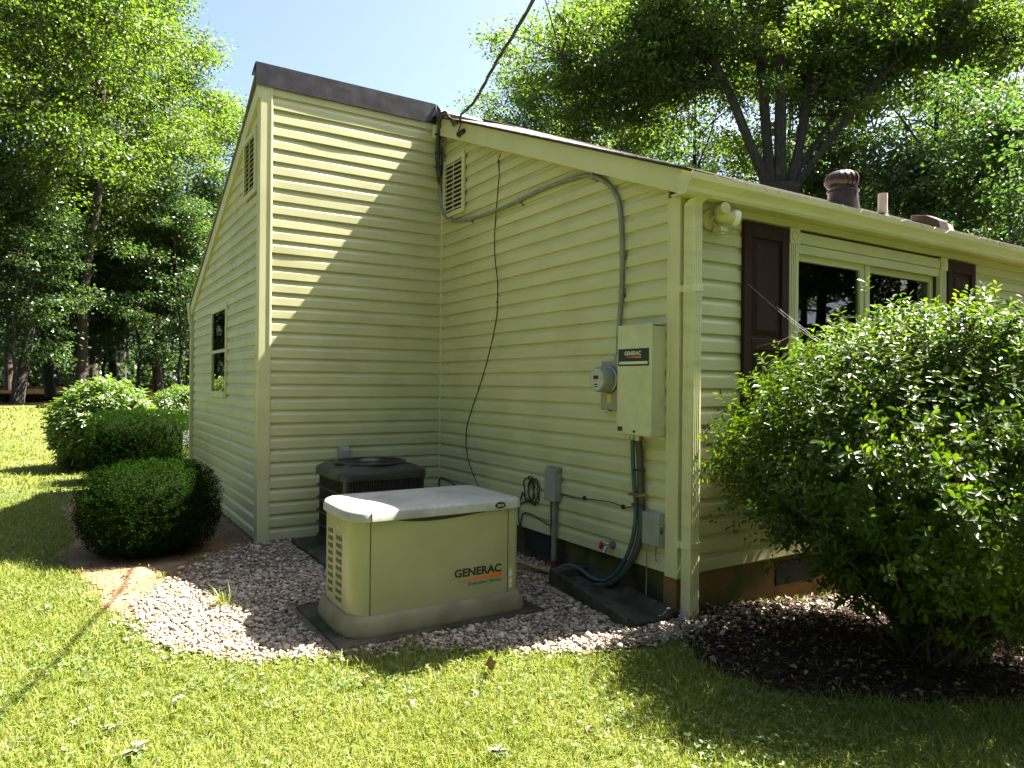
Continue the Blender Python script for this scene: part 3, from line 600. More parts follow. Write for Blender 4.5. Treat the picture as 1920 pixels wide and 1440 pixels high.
# louvres on the rounded left end: dark plates painted as the shade in two columns of slots
def side_pt(y):  # x of left end at y
    best = min(((abs(p[1] - y), p[0]) for p in PLAN if p[0] < -1.7), key=lambda q: q[0]); return best[1]
for col, (ya, yb, n0, dz) in enumerate(((0.905, 0.985, 9, 0.02), (0.745, 0.845, 9, 0.0))):
    for i in range(n0):
        z = 0.225 + i * 0.043 + dz; x = -1.8510
        mb = MB(); mb.prism([(x + 0.004, ya, z), (x + 0.004, yb, z), (x + 0.004, yb - 0.004, z + 0.027), (x + 0.004, ya + 0.010, z + 0.027)], (-0.0055, 0, 0)); sl_ = mb.build('slot_shade_plate', 'slot', gen)  # flat dark plate in place of a shaded recess
        h = MB(); n_ = 6; vs = []; 
        for q in range(n_ + 1):
            t = q / n_; yy = ya + (yb - ya) * t; bulge = 0.0065 * math.sin(math.pi * t) ** 0.5
            vs += [(x + 0.002, yy, z + 0.0415), (x - bulge, yy, z + 0.033), (x - bulge * 1.05, yy, z + 0.027)]
        fs = []
        for q in range(n_):
            for r_ in range(2): a = q * 3 + r_; fs.append((a, a + 1, a + 4, a + 3))
        h.add(vs, fs, True); h.build('louvre_hood', 'gen', gen)
mb = MB(); mb.lathe([(0.016, 0), (0.016, 0.003), (0.011, 0.005), (0.0, 0.006)], (-1.829, 0.640, 0.655), (-0.85, -0.5, 0), 14); mb.build('lid_lock', 'metal', gen)
mb = MB(); mb.lathe([(0.012, 0), (0.012, 0.002), (0, 0.003)], (-1.850, 0.80, 0.60), (-1, 0, 0), 12); mb.lathe([(0.010, 0), (0.010, 0.002), (0, 0.003)], (-1.850, 0.82, 0.635), (-1, 0, 0), 12); mb.build('sticker', 'yellow', gen)
text_part('brand_lettering', 'GENERAC', (-1.235, 0.5592, 0.322), (1, 0, 0), (0, 0, 1), 0.050, 0.322, 'blackprint', gen, bold=0.034)
mb = MB(); mb.prism([(-1.235, 0.5592, 0.299), (-0.910, 0.5592, 0.296), (-0.910, 0.5592, 0.3255)], (0, -0.0006, 0)); mb.build('orange_wedge', 'orange', gen)
text_part('series_lettering', 'Guardian Series', (-1.145, 0.5592, 0.268), (1, 0, 0), (0, 0, 1), 0.020, 0.232, 'blackprint', gen)
mb = MB(); mb.lathe([(0.036, 0), (0.036, 0.003), (0.0, 0.0035)], (-0.935, 0.5415, 0.729), (0, -1, 0), 28)
mb.v = [(-0.935 + (x + 0.935), y, 0.729 + (z - 0.729) * 0.55) for x, y, z in mb.v]; bd = mb.build('power_badge', 'blackprint', gen)
text_part('badge_lettering', '20kW', (-0.959, 0.5378, 0.7205), (1, 0, 0), (0, 0, 1), 0.016, 0.048, 'whiteprint', gen, bold=0.01)
mb = MB(); mb.box((-0.862, 0.5592, 0.215), (-0.835, 0.5580, 0.335)); st = mb.build('warning_sticker', 'whiteprint', gen)
for z in (0.322, 0.272, 0.232): 
    mb = MB(); mb.box((-0.862, 0.5579, z), (-0.835, 0.5572, z + 0.012)); mb.build('sticker_band', 'yellow', gen)
mb = MB(); mb.box((-1.955, 0.465, 0.01), (-0.655, 1.30, 0.0795)); mb.build('equipment_pad', 'pad', loc=(-1.33, 0.88, 0.01), bevel=0.012, seg=2)
tag(bpy.data.objects['equipment_pad'], 'low mossy slab under the sand coloured generator', 'pad', 'equipment pads')
# ------------------------------------------------------------------ air conditioner
mb = MB(); mb.box((-1.52, 2.02, 0.02), (-0.50, 3.06, 0.115)); p_ = mb.build('equipment_pad', 'pad', loc=(-1.0, 2.54, 0.02), bevel=0.015, seg=2); tag(p_, 'thick concrete slab under the dark air conditioner', 'pad', 'equipment pads')
ac = thing('air_conditioner', (-0.995, 2.56, 0.115), 'dark bronze air conditioner condenser with round fan top behind the generator', 'air conditioner')
def rsq(cx, cy, h, r, n=6): return clean(arc(cx + h - r, cy - h + r, r, r, 270, 360, n) + arc(cx + h - r, cy + h - r, r, r, 0, 90, n) + arc(cx - h + r, cy + h - r, r, r, 90, 180, n) + arc(cx - h + r, cy - h + r, r, r, 180, 270, n))
AC = rsq(-0.995, 2.565, 0.368, 0.10)
loft([plan_ring(AC, 0.165, -0.03), plan_ring(AC, 0.70, -0.03)]).build('coil', 'acdark', ac)
loft([plan_ring(AC, 0.115, -0.01), plan_ring(AC, 0.117, 0.0), plan_ring(AC, 0.175, 0.0), plan_ring(AC, 0.175, -0.02)]).build('base_pan', 'ac', ac)
loft([plan_ring(AC, 0.690, -0.02), plan_ring(AC, 0.690, 0.008), plan_ring(AC, 0.735, 0.010), plan_ring(AC, 0.757, 0.0), plan_ring(AC, 0.785, -0.07), plan_ring(AC, 0.80, -0.11), plan_ring(AC, 0.80, -0.12)], True, True).build('top_cover', 'actop', ac)
mb = MB(); mb.lathe([(0.30, 0), (0.30, 0.012), (0.285, 0.016), (0.27, 0.012), (0.27, 0.0)], (-0.995, 2.565, 0.797), n=36); mb.build('fan_ring', 'actop', ac)
mb = MB(); mb.lathe([(0.272, 0), (0.272, 0.0025)], (-0.995, 2.565, 0.799), n=36); mb.build('fan_opening', 'acdark', ac)
mb = MB()
for r_ in np.arange(0.05, 0.27, 0.03): mb.tube([(-0.995 + r_ * math.cos(t), 2.565 + r_ * math.sin(t), 0.806) for t in np.linspace(0, 2 * math.pi, 33)], 0.0022, 4, False)
for i in range(8): mb.tube([(-0.995, 2.565, 0.808), (-0.995 + 0.27 * math.cos(i * math.pi / 4), 2.565 + 0.27 * math.sin(i * math.pi / 4), 0.808)], 0.0028, 4)
mb.build('fan_guard', 'black', ac)
mb = MB(); mb.lathe([(0.085, 0), (0.085, 0.008), (0.06, 0.014), (0, 0.015)], (-0.995, 2.565, 0.806), n=24); mb.build('fan_hub', 'metal', ac)
mb = MB(); per = plan_ring(AC, 0, -0.004); n = len(per); acc = 0.0
for i in range(n):
    a = V(*per[i]); b = V(*per[(i + 1) % n]); Lg = (b - a).length; k_ = max(1, int(Lg / 0.019)); 
    for q in range(k_):
        p = a + (b - a) * ((q + 0.5) / k_); d = (b - a).normalized(); nn = V(d.y, -d.x, 0)
        if p.y > 2.80: continue
        mb.prism([tuple(p + d * -0.003 + nn * 0.0), tuple(p + d * 0.003 + nn * 0.0), tuple(p + d * 0.003 - nn * 0.012), tuple(p - d * 0.003 - nn * 0.012)], (0, 0, 0.70)) if False else mb.add([(p.x - d.x * .003, p.y - d.y * .003, .17), (p.x + d.x * .003, p.y + d.y * .003, .17), (p.x + d.x * .003, p.y + d.y * .003, .695), (p.x - d.x * .003, p.y - d.y * .003, .695), (p.x - d.x * .003 - nn.x * .01, p.y - d.y * .003 - nn.y * .01, .17), (p.x - d.x * .003 - nn.x * .01, p.y - d.y * .003 - nn.y * .01, .695)], [(0, 1, 2, 3), (4, 0, 3, 5)])
mb.build('louvred_guard', 'ac', ac)
for z in (0.27, 0.375, 0.48, 0.585):
    loft([plan_ring(AC, z, -0.006), plan_ring(AC, z, 0.002), plan_ring(AC, z + 0.012, 0.002), plan_ring(AC, z + 0.012, -0.006)], False, False).build('guard_rail', 'ac', ac)
for (x, y) in ((-1.333, 2.227), (-0.657, 2.227)):
    mb = MB(); mb.tube([(x + (0.025 if x < -1 else -0.025), y + 0.025, 0.17), (x + (0.025 if x < -1 else -0.025), y + 0.025, 0.695)], 0.033, 12); mb.build('corner_post', 'ac', ac)
# line-set cover on the wall behind it
mb = MB(); mb.prism([(-1.055, LA - 0.012, 0.77), (-1.055, LA - 0.012, 0.885), (-1.055, LA - 0.07, 0.875), (-1.055, LA - 0.085, 0.84), (-1.055, LA - 0.085, 0.77)], (0.095, 0, 0))
o = thing('line_set_cover', (-1.0, LA, 0.6), 'small pale plastic wall cap above the dark air conditioner', 'wall cap'); mb.build('hood', 'greybox', o, bevel=0.006)
mb = MB(); mb.box((-1.045, LA - 0.055, 0.40), (-0.97, LA - 0.016, 0.77)); mb.build('duct', 'cable', o, bevel=0.004)
# ------------------------------------------------------------------ transfer switch
sw = thing('transfer_switch', (0, 0.245, 1.14), 'beige metal switch cabinet with black label beside the downspout corner', 'electrical box')
mb = MB(); mb.box((-0.128, 0.092, 1.145), (-0.016, 0.40, 1.832)); mb.build('cabinet', 'switch', sw, bevel=0.003)
mb = MB(); mb.box((-0.140, 0.086, 1.150), (-0.126, 0.406, 1.842)); mb.box((-0.139, 0.086, 1.838), (-0.016, 0.406, 1.846)); mb.build('door', 'switch', sw, bevel=0.002)
mb = MB(); mb.box((-0.05, 0.075, 1.128), (-0.016, 0.40, 1.145)); mb.build('mounting_flange', 'switch', sw)
mb = MB(); mb.box((-0.1418, 0.110, 1.585), (-0.1402, 0.396, 1.694)); lb = mb.build('label_plate', 'blackprint', sw, bevel=0.0)
text_part('brand_lettering', 'GENERAC', (-0.1420, 0.335, 1.652), (0, -1, 0), (0, 0, 1), 0.026, 0.155, 'whiteprint', lb, bold=0.028)
mb = MB(); mb.prism([(-0.1420, 0.335, 1.640), (-0.1420, 0.180, 1.634), (-0.1420, 0.180, 1.646)], (-0.0006, 0, 0)); mb.build('orange_wedge', 'orange', lb)
mb = MB(); mb.box((-0.1428, 0.122, 1.596), (-0.1418, 0.384, 1.613)); mb.build('label_strip', 'whiteprint', lb)
mb = MB(); mb.box((-0.1415, 0.352, 1.168), (-0.1402, 0.398, 1.197)); mb.build('small_plate', 'blackprint', sw)
mb = MB(); mb.box((-0.1425, 0.23, 1.165), (-0.1402, 0.25, 1.178)); mb.build('door_latch', 'black', sw)
# ------------------------------------------------------------------ electricity meter
mt = thing('electricity_meter', (0, 0.57, 1.29), 'round glass electricity meter on a grey socket box left of the switch cabinet', 'meter')
mb = MB(); mb.box((-0.060, 0.478, 1.295), (-0.015, 0.672, 1.625)); mb.build('socket_box', 'greybox', mt, bevel=0.006, seg=2)
mb = MB(); mb.lathe([(0.094, 0), (0.094, 0.02), (0.088, 0.025)], (-0.060, 0.575, 1.50), (-1, 0, 0), 32); mb.build('meter_ring', 'metal', mt)
mb = MB(); mb.lathe([(0.086, 0.02), (0.085, 0.10), (0.078, 0.112), (0.0, 0.114)], (-0.060, 0.575, 1.50), (-1, 0, 0), 32); cv = mb.build('cover', 'greybox', mt)
mb = MB(); mb.lathe([(0.072, 0), (0.072, 0.002), (0, 0.0025)], (-0.1735, 0.575, 1.50), (-1, 0, 0), 32); fc = mb.build('dial_face', 'meterface', mt)
mb = MB(); mb.box((-0.1775, 0.555, 1.502), (-0.1758, 0.607, 1.526)); mb.build('display', 'black', fc)
mb = MB(); mb.box((-0.1772, 0.56, 1.462), (-0.1758, 0.60, 1.470)); mb.box((-0.1772, 0.565, 1.448), (-0.1758, 0.595, 1.455)); mb.build('print_lines', 'darkcond', fc)
mb = MB(); mb.box((-0.0618, 0.562, 1.345), (-0.0602, 0.602, 1.400)); mb.build('warning_sticker', 'yellow', mt)
mb = MB(); mb.box((-0.0185, 0.605, 1.232), (-0.0162, 0.632, 1.272)); mb.build('seal_tag', 'green', mt)
mb = MB(); mb.box((-0.0185, 0.598, 1.28), (-0.0162, 0.64, 1.292)); mb.build('seal', 'darkcond', mt)
mb = MB(); mb.tube([(-0.038, 0.515, 1.624), (-0.038, 0.515, 1.66)], 0.026, 12); mb.build('hub', 'metal', mt)
# ------------------------------------------------------------------ service cable
def clips(root, pts, mat='metal'):
    for p in pts:
        mb = MB(); mb.box((-0.05, p[0] - 0.016, p[1] - 0.022), (-0.012, p[0] + 0.016, p[1] + 0.018)); mb.box((-0.024, p[0] - 0.03, p[1] - 0.045), (-0.010, p[0] - 0.008, p[1] - 0.012)); mb.build('cable_clip', mat, root)
sc = thing('service_cable', (-0.03, 3.1, 1.7), 'thick grey service cable looping below the gable vent to the meter', 'cable')
pts = [(-0.06, 3.15, 3.95), (-0.055, 3.215, 3.69), (-0.05, 3.205, 3.34), (-0.045, 3.13, 3.125), (-0.038, 2.97, 3.035), (-0.036, 2.70, 2.985), (-0.036, 2.485, 2.968), (-0.036, 2.066, 2.96), (-0.036, 1.77, 2.969), (-0.036, 1.425, 2.985), (-0.036, 1.014, 2.97), (-0.036, 0.827, 2.94), (-0.036, 0.65, 2.845), (-0.036, 0.537, 2.708), (-0.036, 0.502, 2.54), (-0.036, 0.489, 2.324), (-0.036, 0.492, 2.075), (-0.036, 0.505, 1.97), (-0.038, 0.515, 1.80), (-0.038, 0.515, 1.65)]
mb = MB(); mb.tube(smooth_path(pts, 5), 0.0165, 10); mb.build('sheath', 'cable', sc)
clips(sc, [(2.60, 2.975), (1.77, 2.969), (0.815, 2.936), (0.49, 2.09), (0.489, 2.34)])
tc = thing('thin_cable', (-0.02, 2.1, 0.6), 'thin black cable hanging down the gable wall to behind the generator', 'cable')
pts = [(2.099, 3.446), (2.133, 3.39), (2.122, 3.272), (2.146, 3.093), (2.185, 2.795), (2.181, 2.577), (2.132, 2.352), (2.129, 2.154), (2.144, 2.03), (2.231, 1.803), (2.376, 1.523), (2.567, 1.23), (2.666, 1.049), (2.662, 0.831), (2.556, 0.664), (2.396, 0.529), (2.1, 0.45)]
mb = MB(); mb.tube(smooth_path([(-0.022, y, z) for y, z in pts], 5), 0.0048, 6); mb.build('wire', 'black', tc)
for (y, z) in ((2.135, 3.385), (2.129, 2.17)): mb = MB(); mb.box((-0.030, y - 0.009, z - 0.007), (-0.014, y + 0.009, z + 0.007)); mb.build('staple', 'black', tc)
mb = MB(); mb.tube(smooth_path([(-0.028, 3.22, 0.42), (-0.028, 3.20, 0.52), (-0.024, 3.0, 0.515), (-0.024, 2.7, 0.47), (-0.024, 2.3, 0.45), (-0.024, 1.9, 0.43), (-0.024, 1.70, 0.50), (-0.024, 1.60, 0.53)], 5), 0.007, 6)
o = mb.build('wall_cable', 'black', loc=(-0.03, 3.2, 0.5)); tag(o, 'black cable running low along the wall from the inside corner', 'cable')
# ------------------------------------------------------------------ overhead service drop and its wall attachment
sd = thing('service_drop', (-0.1, 2.67, 3.8), 'twisted dark overhead power line coming down to the roof edge', 'power line')
base = [(-0.115, 2.66, 3.86), (-0.20, 2.5, 3.865), (-0.39, 1.9, 3.75), (-0.61, 1.2, 3.735), (-0.76, 0.5, 3.82), (-1.15, -1.2, 4.12), (-2.0, -6, 4.9), (-4, -16, 6.4), (-6, -26, 8.0)]
sp = smooth_path(base, 14)
for ph in range(3):
    mb = MB(); mb.tube([(p.x + 0.0075 * math.cos(ph * 2.1 + i * 0.45), p.y, p.z + 0.0075 * math.sin(ph * 2.1 + i * 0.45)) for i, p in enumerate(sp)], 0.0058, 6); mb.build('conductor', 'darkcond', sd)
mb = MB(); mb.tube([(-0.10, 2.70, 3.74), (-0.13, 2.69, 3.77), (-0.115, 2.66, 3.86)], 0.006, 6); mb.box((-0.125, 2.60, 3.755), (-0.10, 2.73, 3.79)); mb.build('wedge_clamp', 'black', sd)
wh = thing('service_splice', (-0.07, 3.18, 3.9), 'bundle of black spliced wires hanging at the inside roof corner', 'wires')
mb = MB(); mb.box((-0.14, 3.175, 3.87), (-0.03, 3.222, 4.0)); mb.build('connector_box', 'trim', wh, bevel=0.006)
for i in range(5):
    a = random.uniform(-0.02, 0.02); mb = MB()
    mb.tube(smooth_path([(-0.12, 2.68 + 0.03 * i, 3.87), (-0.15, 2.9, 3.99 + 0.012 * i), (-0.12 - 0.01 * i, 3.05, 4.02), (-0.11 + a, 3.12, 3.95), (-0.095 + a, 3.15 + 0.01 * i, 3.75), (-0.085 + a * 1.6, 3.17, 3.55), (-0.08 + a, 3.18, 3.42 + 0.03 * i), (-0.075 + 1.5 * a, 3.17, 3.55), (-0.06, 3.16, 3.80)], 5), 0.0062 + 0.001 * (i % 2), 6); mb.build('wire', ['black', 'darkcond', 'cable'][i % 3], wh)
for z in (3.9, 3.72, 3.58):
    mb = MB(); mb.tube([(-0.10 + 0.035 * math.cos(t), 3.15 + 0.03 * math.sin(t), z) for t in np.linspace(0, 6.28, 13)], 0.007, 5, False); mb.build('tape', 'black', wh)
# ------------------------------------------------------------------ grey telephone box, coil, conduit
pb = thing('utility_box', (0, 1.24, 0.58), 'small grey weatherproof box with conduit low on the gable wall', 'utility box')
mb = MB(); mb.box((-0.085, 1.172, 0.585), (-0.016, 1.307, 0.825)); mb.build('box', 'greybox', pb, bevel=0.005, seg=2)
mb = MB(); mb.box((-0.060, 1.166, 0.80), (-0.016, 1.313, 0.842)); mb.build('lid', 'cable', pb, bevel=0.004)
mb = MB(); mb.tube([(-0.045, 1.225, 0.59), (-0.045, 1.225, 0.05)], 0.021, 12); mb.build('conduit', 'cable', pb)
mb = MB(); mb.tube([(-0.045, 1.225, 0.14), (-0.045, 1.225, 0.02)], 0.026, 12); mb.build('conduit_foot', 'redband', pb)
mb = MB(); mb.tube(smooth_path([(-0.05, 1.26, 0.59), (-0.05, 1.262, 0.42), (-0.03, 1.30, 0.385), (-0.03, 1.60, 0.43), (-0.03, 1.70, 0.38), (-0.05, 1.69, 0.2), (-0.05, 1.66, 0.06)], 5), 0.006, 6); mb.build('wire', 'black', pb)
mb = MB(); mb.tube(smooth_path([(-0.045, 1.275, 0.59), (-0.05, 1.265, 0.5), (-0.05, 1.27, 0.3), (-0.08, 1.3, 0.06)], 5), 0.004, 6); mb.build('wire', 'black', pb)
mb = MB(); mb.tube(smooth_path([(-0.03, 1.172, 0.642), (-0.022, 1.0, 0.640), (-0.022, 0.884, 0.650), (-0.022, 0.6, 0.665), (-0.022, 0.45, 0.655), (-0.03, 0.34, 0.68)], 4), 0.0042, 6); mb.build('wire', 'darkcond', pb)
for y in (0.884, 0.47): mb = MB(); mb.box((-0.032, y - 0.012, 0.64), (-0.013, y + 0.012, 0.668)); mb.build('staple', 'black', pb)
mb = MB(); loops = []
for i in range(70):
    t = i * 0.36; r_ = 0.085 + 0.012 * math.sin(i * 1.3); loops.append((-0.03 - 0.012 * (i % 5) / 5, 1.545 + (0.065 if i > 38 else 0) - 0.02 + r_ * 0.85 * math.cos(t), 0.62 + r_ * 1.15 * math.sin(t)))
loops += [(-0.03, 1.70, 0.57), (-0.03, 1.745, 0.45), (-0.035, 1.73, 0.33), (-0.045, 1.67, 0.2)]
mb.tube(smooth_path(loops, 3), 0.0055, 6); o = mb.build('cable_coil', 'black', loc=(-0.03, 1.57, 0.6)); tag(o, 'loose coil of black cable hung beside the small grey box', 'cable')
# ------------------------------------------------------------------ network box near the corner
nb = thing('service_box', (0, 0.17, 0.45), 'flat grey plastic service box low beside the front corner', 'utility box')
mb = MB(); mb.box((-0.050, 0.083, 0.455), (-0.014, 0.250, 0.672)); mb.build('box', 'greybox', nb, bevel=0.004, seg=2)
mb = MB(); mb.box((-0.066, 0.090, 0.462), (-0.050, 0.244, 0.665)); mb.build('cover', 'greybox', nb, bevel=0.005, seg=2)
mb = MB(); mb.tube([(-0.05, 0.078, 0.585), (-0.065, 0.062, 0.575), (-0.06, 0.07, 0.55), (-0.05, 0.08, 0.56)], 0.006, 6); mb.build('hasp', 'darkcond', nb)
mb = MB(); mb.tube(smooth_path([(-0.04, 0.20, 0.457), (-0.045, 0.215, 0.42), (-0.05, 0.21, 0.36), (-0.05, 0.215, 0.06)], 4), 0.004, 6); mb.tube(smooth_path([(-0.04, 0.14, 0.457), (-0.04, 0.145, 0.40), (-0.035, 0.14, 0.36)], 4), 0.005, 6); mb.build('ground_wire', 'cable', nb)
# ------------------------------------------------------------------ conduits from the switch to the ground
fcn = thing('flexible_conduits', (-0.06, 0.3, 0.1), 'pair of teal and black flexible conduits dropping from the switch cabinet', 'conduit')
mb = MB(); mb.tube(smooth_path([(-0.085, 0.316, 1.14), (-0.08, 0.318, 1.02), (-0.075, 0.310, 0.85), (-0.07, 0.295, 0.69), (-0.07, 0.305, 0.547), (-0.075, 0.347, 0.40), (-0.085, 0.43, 0.26), (-0.09, 0.55, 0.155), (-0.09, 0.70, 0.13), (-0.09, 0.86, 0.165), (-0.10, 1.0, 0.155), (-0.16, 1.12, 0.09), (-0.25, 1.25, 0.06)], 5), 0.014, 10); mb.build('teal_conduit', 'teal', fcn)
mb = MB(); mb.tube(smooth_path([(-0.075, 0.276, 1.14), (-0.06, 0.272, 1.0), (-0.055, 0.266, 0.8), (-0.055, 0.258, 0.58), (-0.06, 0.29, 0.42), (-0.07, 0.37, 0.28), (-0.08, 0.50, 0.15), (-0.10, 0.68, 0.085), (-0.14, 0.9, 0.075), (-0.2, 1.1, 0.05)], 5), 0.0235, 10); mb.build('black_conduit', 'darkcond', fcn)
mb = MB(); mb.tube([(-0.085, 0.316, 1.155), (-0.085, 0.316, 1.115)], 0.02, 10); mb.tube([(-0.075, 0.276, 1.155), (-0.074, 0.276, 1.112)], 0.029, 10); mb.build('fitting', 'metal', fcn)
mb = MB(); mb.box((-0.10, 0.24, 0.755), (-0.014, 0.335, 0.775)); mb.build('strap', 'brass', fcn)
for z in (0.92, 0.70): mb = MB(); mb.tube([(-0.062 + 0.036 * math.cos(t), 0.283 + 0.048 * math.sin(t), z) for t in np.linspace(0, 6.28, 15)], 0.004, 5, False); mb.build('cable_tie', 'black', fcn)
mb = MB(); mb.tube(smooth_path([(-0.70, 1.42, 0.13), (-0.45, 1.40, 0.135), (-0.28, 1.33, 0.125), (-0.22, 1.19, 0.11), (-0.16, 1.06, 0.10), (-0.06, 0.97, 0.10)], 5), 0.017, 10)
o = mb.build('gas_pipe', 'tanpipe', loc=(-0.3, 1.2, 0.1)); tag(o, 'tan pipe curving over the gravel between generator and wall', 'pipe')
mb = MB(); mb.tube(smooth_path([(-0.72, 1.36, 0.10), (-0.45, 1.30, 0.10), (-0.33, 1.18, 0.085), (-0.29, 1.0, 0.085), (-0.27, 0.86, 0.075)], 5), 0.008, 8); o = mb.build('thin_pipe', 'tanpipe', loc=(-0.4, 1.1, 0.08)); tag(o, 'thin rusty tube lying in front of the tan pipe', 'pipe')
# hose tap
hb = thing('hose_tap', (0, 0.58, 0.37), 'brass outdoor tap with red handle at the foot of the siding', 'tap')
mb = MB(); mb.lathe([(0.03, 0), (0.03, 0.006), (0.012, 0.01), (0.012, 0.06)], (-0.014, 0.575, 0.375), (-1, 0, 0), 14); mb.tube([(-0.06, 0.575, 0.385), (-0.085, 0.575, 0.365), (-0.10, 0.575, 0.335)], 0.013, 10); mb.lathe([(0.024, 0), (0.026, 0.02), (0.018, 0.03)], (-0.06, 0.575, 0.375), (0, 0, 1), 12); mb.build('spout', 'metal', hb)
mb = MB(); mb.lathe([(0.026, 0), (0.028, 0.006), (0.026, 0.012), (0.0, 0.013)], (-0.075, 0.625, 0.372), (-0.4, 0.9, 0), 10); mb.tube([(-0.06, 0.58, 0.375), (-0.075, 0.63, 0.372)], 0.006, 8); mb.build('handle', 'red', hb)
# ------------------------------------------------------------------ splash block
sb = thing('splash_block', (-0.22, 0.40, 0.05), 'dark concrete splash block lying by the foundation near the downspout', 'splash block')
def zt(u): return 0.175 - 0.055 * u
mb = MB(); A0, A1 = V(-0.13, 0.93), V(-0.25, -0.06); dirv = (A1 - A0); Ld = dirv.length; dirv.normalize(); per_ = V(-dirv.y, dirv.x)
def sp_(u, s_, z): q = A0 + dirv * (u * Ld) + per_ * s_; return (q.x, q.y, z)
prof = [(-0.185, 0.0), (-0.175, 1.0), (-0.145, 1.0), (-0.115, 0.55), (0.115, 0.55), (0.145, 1.0), (0.175, 1.0), (0.185, 0.0)]
rings = [[sp_(u, s_ * (0.86 + 0.2 * u), 0.045 + (zt(u) - 0.045) * h) for s_, h in prof] for u in np.linspace(0, 1, 7)]
loft(rings, True, True, False).build('trough', 'splash', sb, bevel=0.006)
mb = MB(); q0 = [sp_(0.0, s_ * 0.86, 0.05) for s_ in (-0.17, 0.17)]; q1 = [sp_(0.07, s_ * 0.86, 0.05) for s_ in (0.17, -0.17)]
mb.prism([q0[0], q0[1], q1[0], q1[1]], (0, 0, 0.125)); mb.build('end_wall', 'splash', sb, bevel=0.01)
# drain pipe at the foot of the downspout
mb = MB(); mb.tube(smooth_path([(0.03, -0.085, 0.10), (0.05, -0.10, 0.06), (0.14, -0.10, 0.045), (0.35, -0.075, 0.03), (0.62, -0.05, 0.01)], 4), [0.045, 0.045, 0.045, 0.045, 0.04, 0.032, 0.026, 0.02] + [0.016] * 9, 10)
o = mb.build('drain_pipe', 'tanpipe', loc=(0.03, -0.09, 0.05)); tag(o, 'rusty brown drain pipe on the ground at the foot of the downspout', 'pipe')
# ------------------------------------------------------------------ flood light
fl_ = thing('flood_light', (0.22, 0, 2.5), 'cream twin flood light with sensor under the eave beside the downspout', 'light')
mb = MB(); mb.lathe([(0.068, 0), (0.068, 0.014), (0.06, 0.024), (0.0, 0.026)], (0.235, -0.016, 2.505), (0, -1, 0), 24); mb.build('wall_plate', 'trim', fl_)
mb = MB(); mb.lathe([(0.022, 0), (0.042, 0.02), (0.046, 0.10), (0.05, 0.11)], (0.215, -0.085, 2.515), (0.92, -0.35, -0.06), 18); mb.tube([(0.235, -0.03, 2.505), (0.228, -0.085, 2.512)], 0.016, 10); hd = mb.build('lamp_holder', 'trim', fl_)
mb = MB(); mb.lathe([(0.047, 0.0), (0.052, 0.025), (0.05, 0.045), (0.0, 0.056)], (0.215 + 0.92 * 0.105, -0.085 - 0.35 * 0.105, 2.509), (0.92, -0.35, -0.06), 18); mb.build('lamp', 'lampglass', fl_)
mb = MB(); mb.lathe([(0.03, 0), (0.034, 0.03), (0.034, 0.075), (0.0, 0.085)], (0.225, -0.10, 2.545), (-0.2, -0.9, 0.0), 14); mb.build('lamp', 'trim', fl_)
mb = MB(); mb.tube([(0.24, -0.04, 2.49), (0.245, -0.075, 2.445)], 0.012, 8); mb.box((0.222, -0.125, 2.415), (0.285, -0.055, 2.445)); mb.box((0.232, -0.118, 2.40), (0.275, -0.06, 2.416)); mb.build('motion_sensor', 'trim', fl_, bevel=0.004)
# ------------------------------------------------------------------ things on the roof
tv = thing('turbine_vent', (3.62, 1.28, 3.33), 'brown ribbed turbine ventilator standing on the roof', 'roof vent')
mb = MB(); zt_ = 3.32; mb.lathe([(0.175, -0.1), (0.16, 0.0), (0.145, 0.10), (0.145, 0.16)], (3.62, 1.28, zt_), n=24); mb.build('base', 'turb', tv)
mb = MB(); mb.lathe([(0.15, 0.155), (0.158, 0.16), (0.158, 0.172), (0.13, 0.175), (0.145, 0.25), (0.10, 0.35), (0.03, 0.375), (0, 0.376)], (3.62, 1.28, zt_), n=24); mb.build('core', 'black', tv)
for i in range(20):
    t = i * 2 * math.pi / 20; vs = []; fs = []; n = 9
    for j in range(n):
        u = j / (n - 1); th = math.pi * (0.12 + 0.80 * u); r_ = 0.185 * math.sin(th) ** 0.75; z = zt_ + 0.275 - 0.105 * math.cos(th); tw = t + 0.35 * (1 - u)
        for q in (0, 1): vs.append((3.62 + (r_ - 0.012 * q) * math.cos(tw + q * 0.30), 1.28 + (r_ - 0.012 * q) * math.sin(tw + q * 0.30), z))
    for j in range(n - 1): fs.append((j * 2, j * 2 + 1, j * 2 + 3, j * 2 + 2))
    mb = MB(); mb.add(vs, fs, True); mb.build('vane', 'turb', tv)
mb = MB(); mb.lathe([(0.07, 0), (0.065, 0.012), (0.02, 0.022), (0, 0.024)], (3.62, 1.28, zt_ + 0.366), n=20); mb.build('cap', 'turb', tv)
pp = thing('vent_pipe', (4.12, 1.15, 3.2), 'pinkish white plastic vent pipe standing on the roof beside the turbine', 'pipe')
mb = MB(); mb.lathe([(0.047, -0.05), (0.047, 0.27), (0.040, 0.27), (0.040, 0.2)], (4.12, 1.15, 3.24), n=20); mb.build('pipe', 'pvc', pp)
mb = MB(); mb.lathe([(0.11, -0.06), (0.07, 0.0), (0.052, 0.05)], (4.12, 1.15, 3.25), n=20); mb.build('boot', 'black', pp)
rv = thing('roof_vent', (4.62, 0.87, 3.15), 'low brown box vent on the roof right of the vent pipe', 'roof vent')
mb = MB(); mb.prism([(4.42, 0.72, 3.11), (4.42, 1.02, 3.24), (4.42, 1.02, 3.30), (4.42, 0.86, 3.27), (4.42, 0.74, 3.20)], (0.20, 0, 0)); mb.build('hood', 'turb', rv, bevel=0.008)
